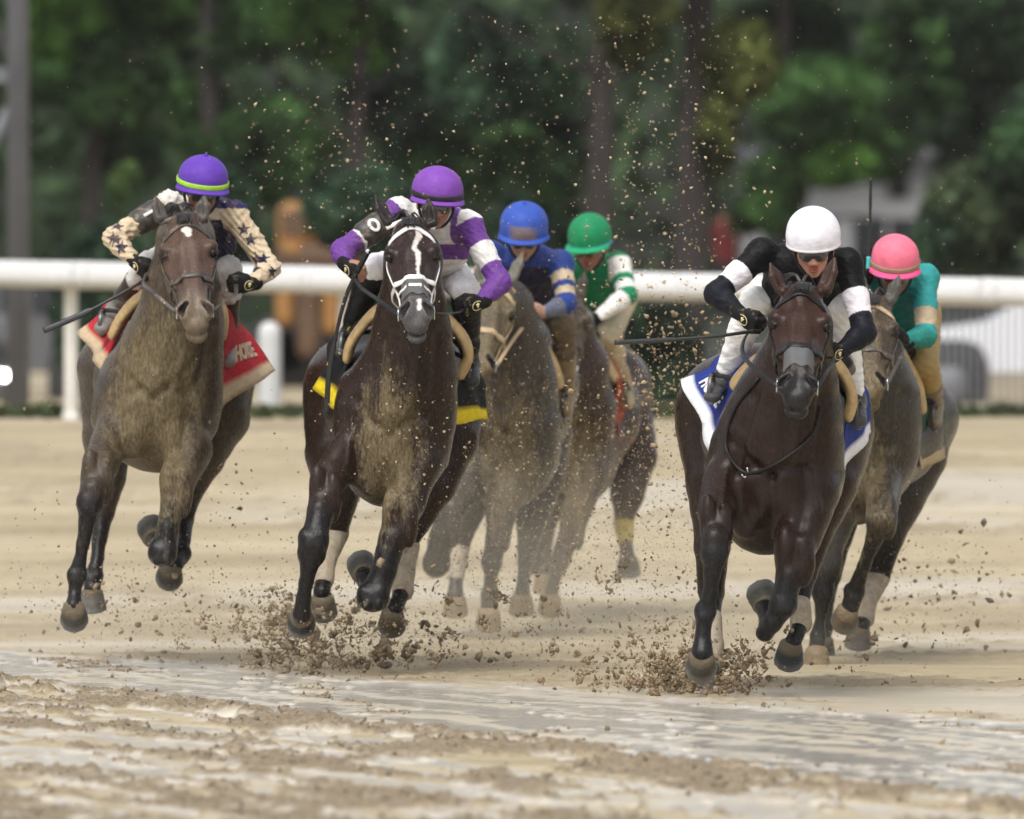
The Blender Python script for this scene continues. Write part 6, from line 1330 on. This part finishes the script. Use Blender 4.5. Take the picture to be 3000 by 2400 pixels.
# ------------------------------------------------------------------ airborne dust and wet haze among the rear runners
def dust(name, label, c, r, dens, col):
    m = bpy.data.materials.new('dust_air'); m.use_nodes = True; n = m.node_tree.nodes; l = m.node_tree.links; n.remove(n['Principled BSDF'])
    v_ = n.new('ShaderNodeVolumePrincipled'); v_.inputs['Color'].default_value = (*col, 1); v_.inputs['Anisotropy'].default_value = .2
    tc = n.new('ShaderNodeTexCoord'); ln = nd(n, 'ShaderNodeVectorMath', operation='LENGTH'); l.new(tc.outputs['Object'], ln.inputs[0])
    fall = mth(n, l, 'SUBTRACT', 1.0, ln.outputs['Value'], True)
    t = nd(n, 'ShaderNodeTexNoise', Scale=2.6, Detail=3.0); l.new(tc.outputs['Object'], t.inputs['Vector'])
    k_ = mth(n, l, 'MULTIPLY', mth(n, l, 'SUBTRACT', mth(n, l, 'MULTIPLY', t.outputs[0], 2.2), .45, True), fall)
    l.new(mth(n, l, 'MULTIPLY', k_, dens), v_.inputs['Density']); l.new(v_.outputs[0], n['Material Output'].inputs['Volume'])
    f_ = bmesh.new(); bmesh.ops.create_icosphere(f_, subdivisions=3, radius=1); me = bpy.data.meshes.new(name); f_.to_mesh(me); f_.free(); me.materials.append(m)
    o = bpy.data.objects.new(name, me); COL.objects.link(o); o.location = Vector(c); o.scale = r; return tag(o, label, 'dust', kind='stuff')
dust('dust_cloud', 'pale dust and spray hanging round the legs of the rear horses', U(1560, 1730, 55.0), (1.35, 1.9, .75), .24, (.97, .92, .80))
dust('dust_cloud', 'low pale spray drifting over the track behind the two left horses', U(720, 1840, 55.2), (1.7, 1.3, .42), .34, (.97, .91, .78))
dust('dust_cloud', 'low pale spray behind the hooves of the dark brown horse', U(2080, 1930, 51.6), (1.0, .9, .40), .30, (.97, .91, .78))
# thin strings of wet mud pulled out of the splashes
parts = []
for cx, cy, sx, sy, d_, n_ in ((960, 1880, 120, 60, 52.9, 46), (1980, 1960, 110, 80, 50.3, 60), (2190, 1960, 16, 60, 50.1, 14), (1500, 1800, 250, 90, 52.5, 26)):
    for i in range(n_):
        x, y = RNG.normal(cx, sx), RNG.normal(cy, sy); a_ = RNG.normal(-1.5, .5); q = []; ln = RNG.uniform(6, 26)
        for k_ in range(6):
            q.append(U(x, y, d_)); x += math.cos(a_) * ln / 3; y += math.sin(a_) * ln / 3; a_ += RNG.normal(0, .35)
        if min(p_[2] for p_ in q) < .01: continue
        w_ = RNG.uniform(.003, .008) * (1 + .8 * np.sin(np.linspace(0, RNG.uniform(4, 9), 16))) + .001
        parts.append(ribbon(crom(q, 3), w_, w_, None, False, 5))
V_, F_ = merge(parts); C_ = np.tile((.20, .145, .085), (len(V_), 1)); tag(link('mud_strings', mesh_mixed('mud_strings', V_, F_, C_), M['clod']), 'wet strings of mud whipping off the splashes', 'mud', kind='stuff')

# rain haze: one even block of damp air round everything
hm = bpy.data.materials.new('damp_air'); hm.use_nodes = True; n_ = hm.node_tree.nodes; n_.remove(n_['Principled BSDF']); v_ = n_.new('ShaderNodeVolumePrincipled'); v_.inputs['Color'].default_value = (.93, .96, 1, 1); v_.inputs['Density'].default_value = .00012; v_.inputs['Anisotropy'].default_value = .1
hm.node_tree.links.new(v_.outputs[0], n_['Material Output'].inputs['Volume'])
V_, F_ = box((0, 390, 9.4), (860, 1080, 21)); hz = link('haze', mesh_mixed('haze', V_, F_, None, False), hm); tag(hz, 'thin rain haze in the air over the whole track', 'haze', kind='stuff')
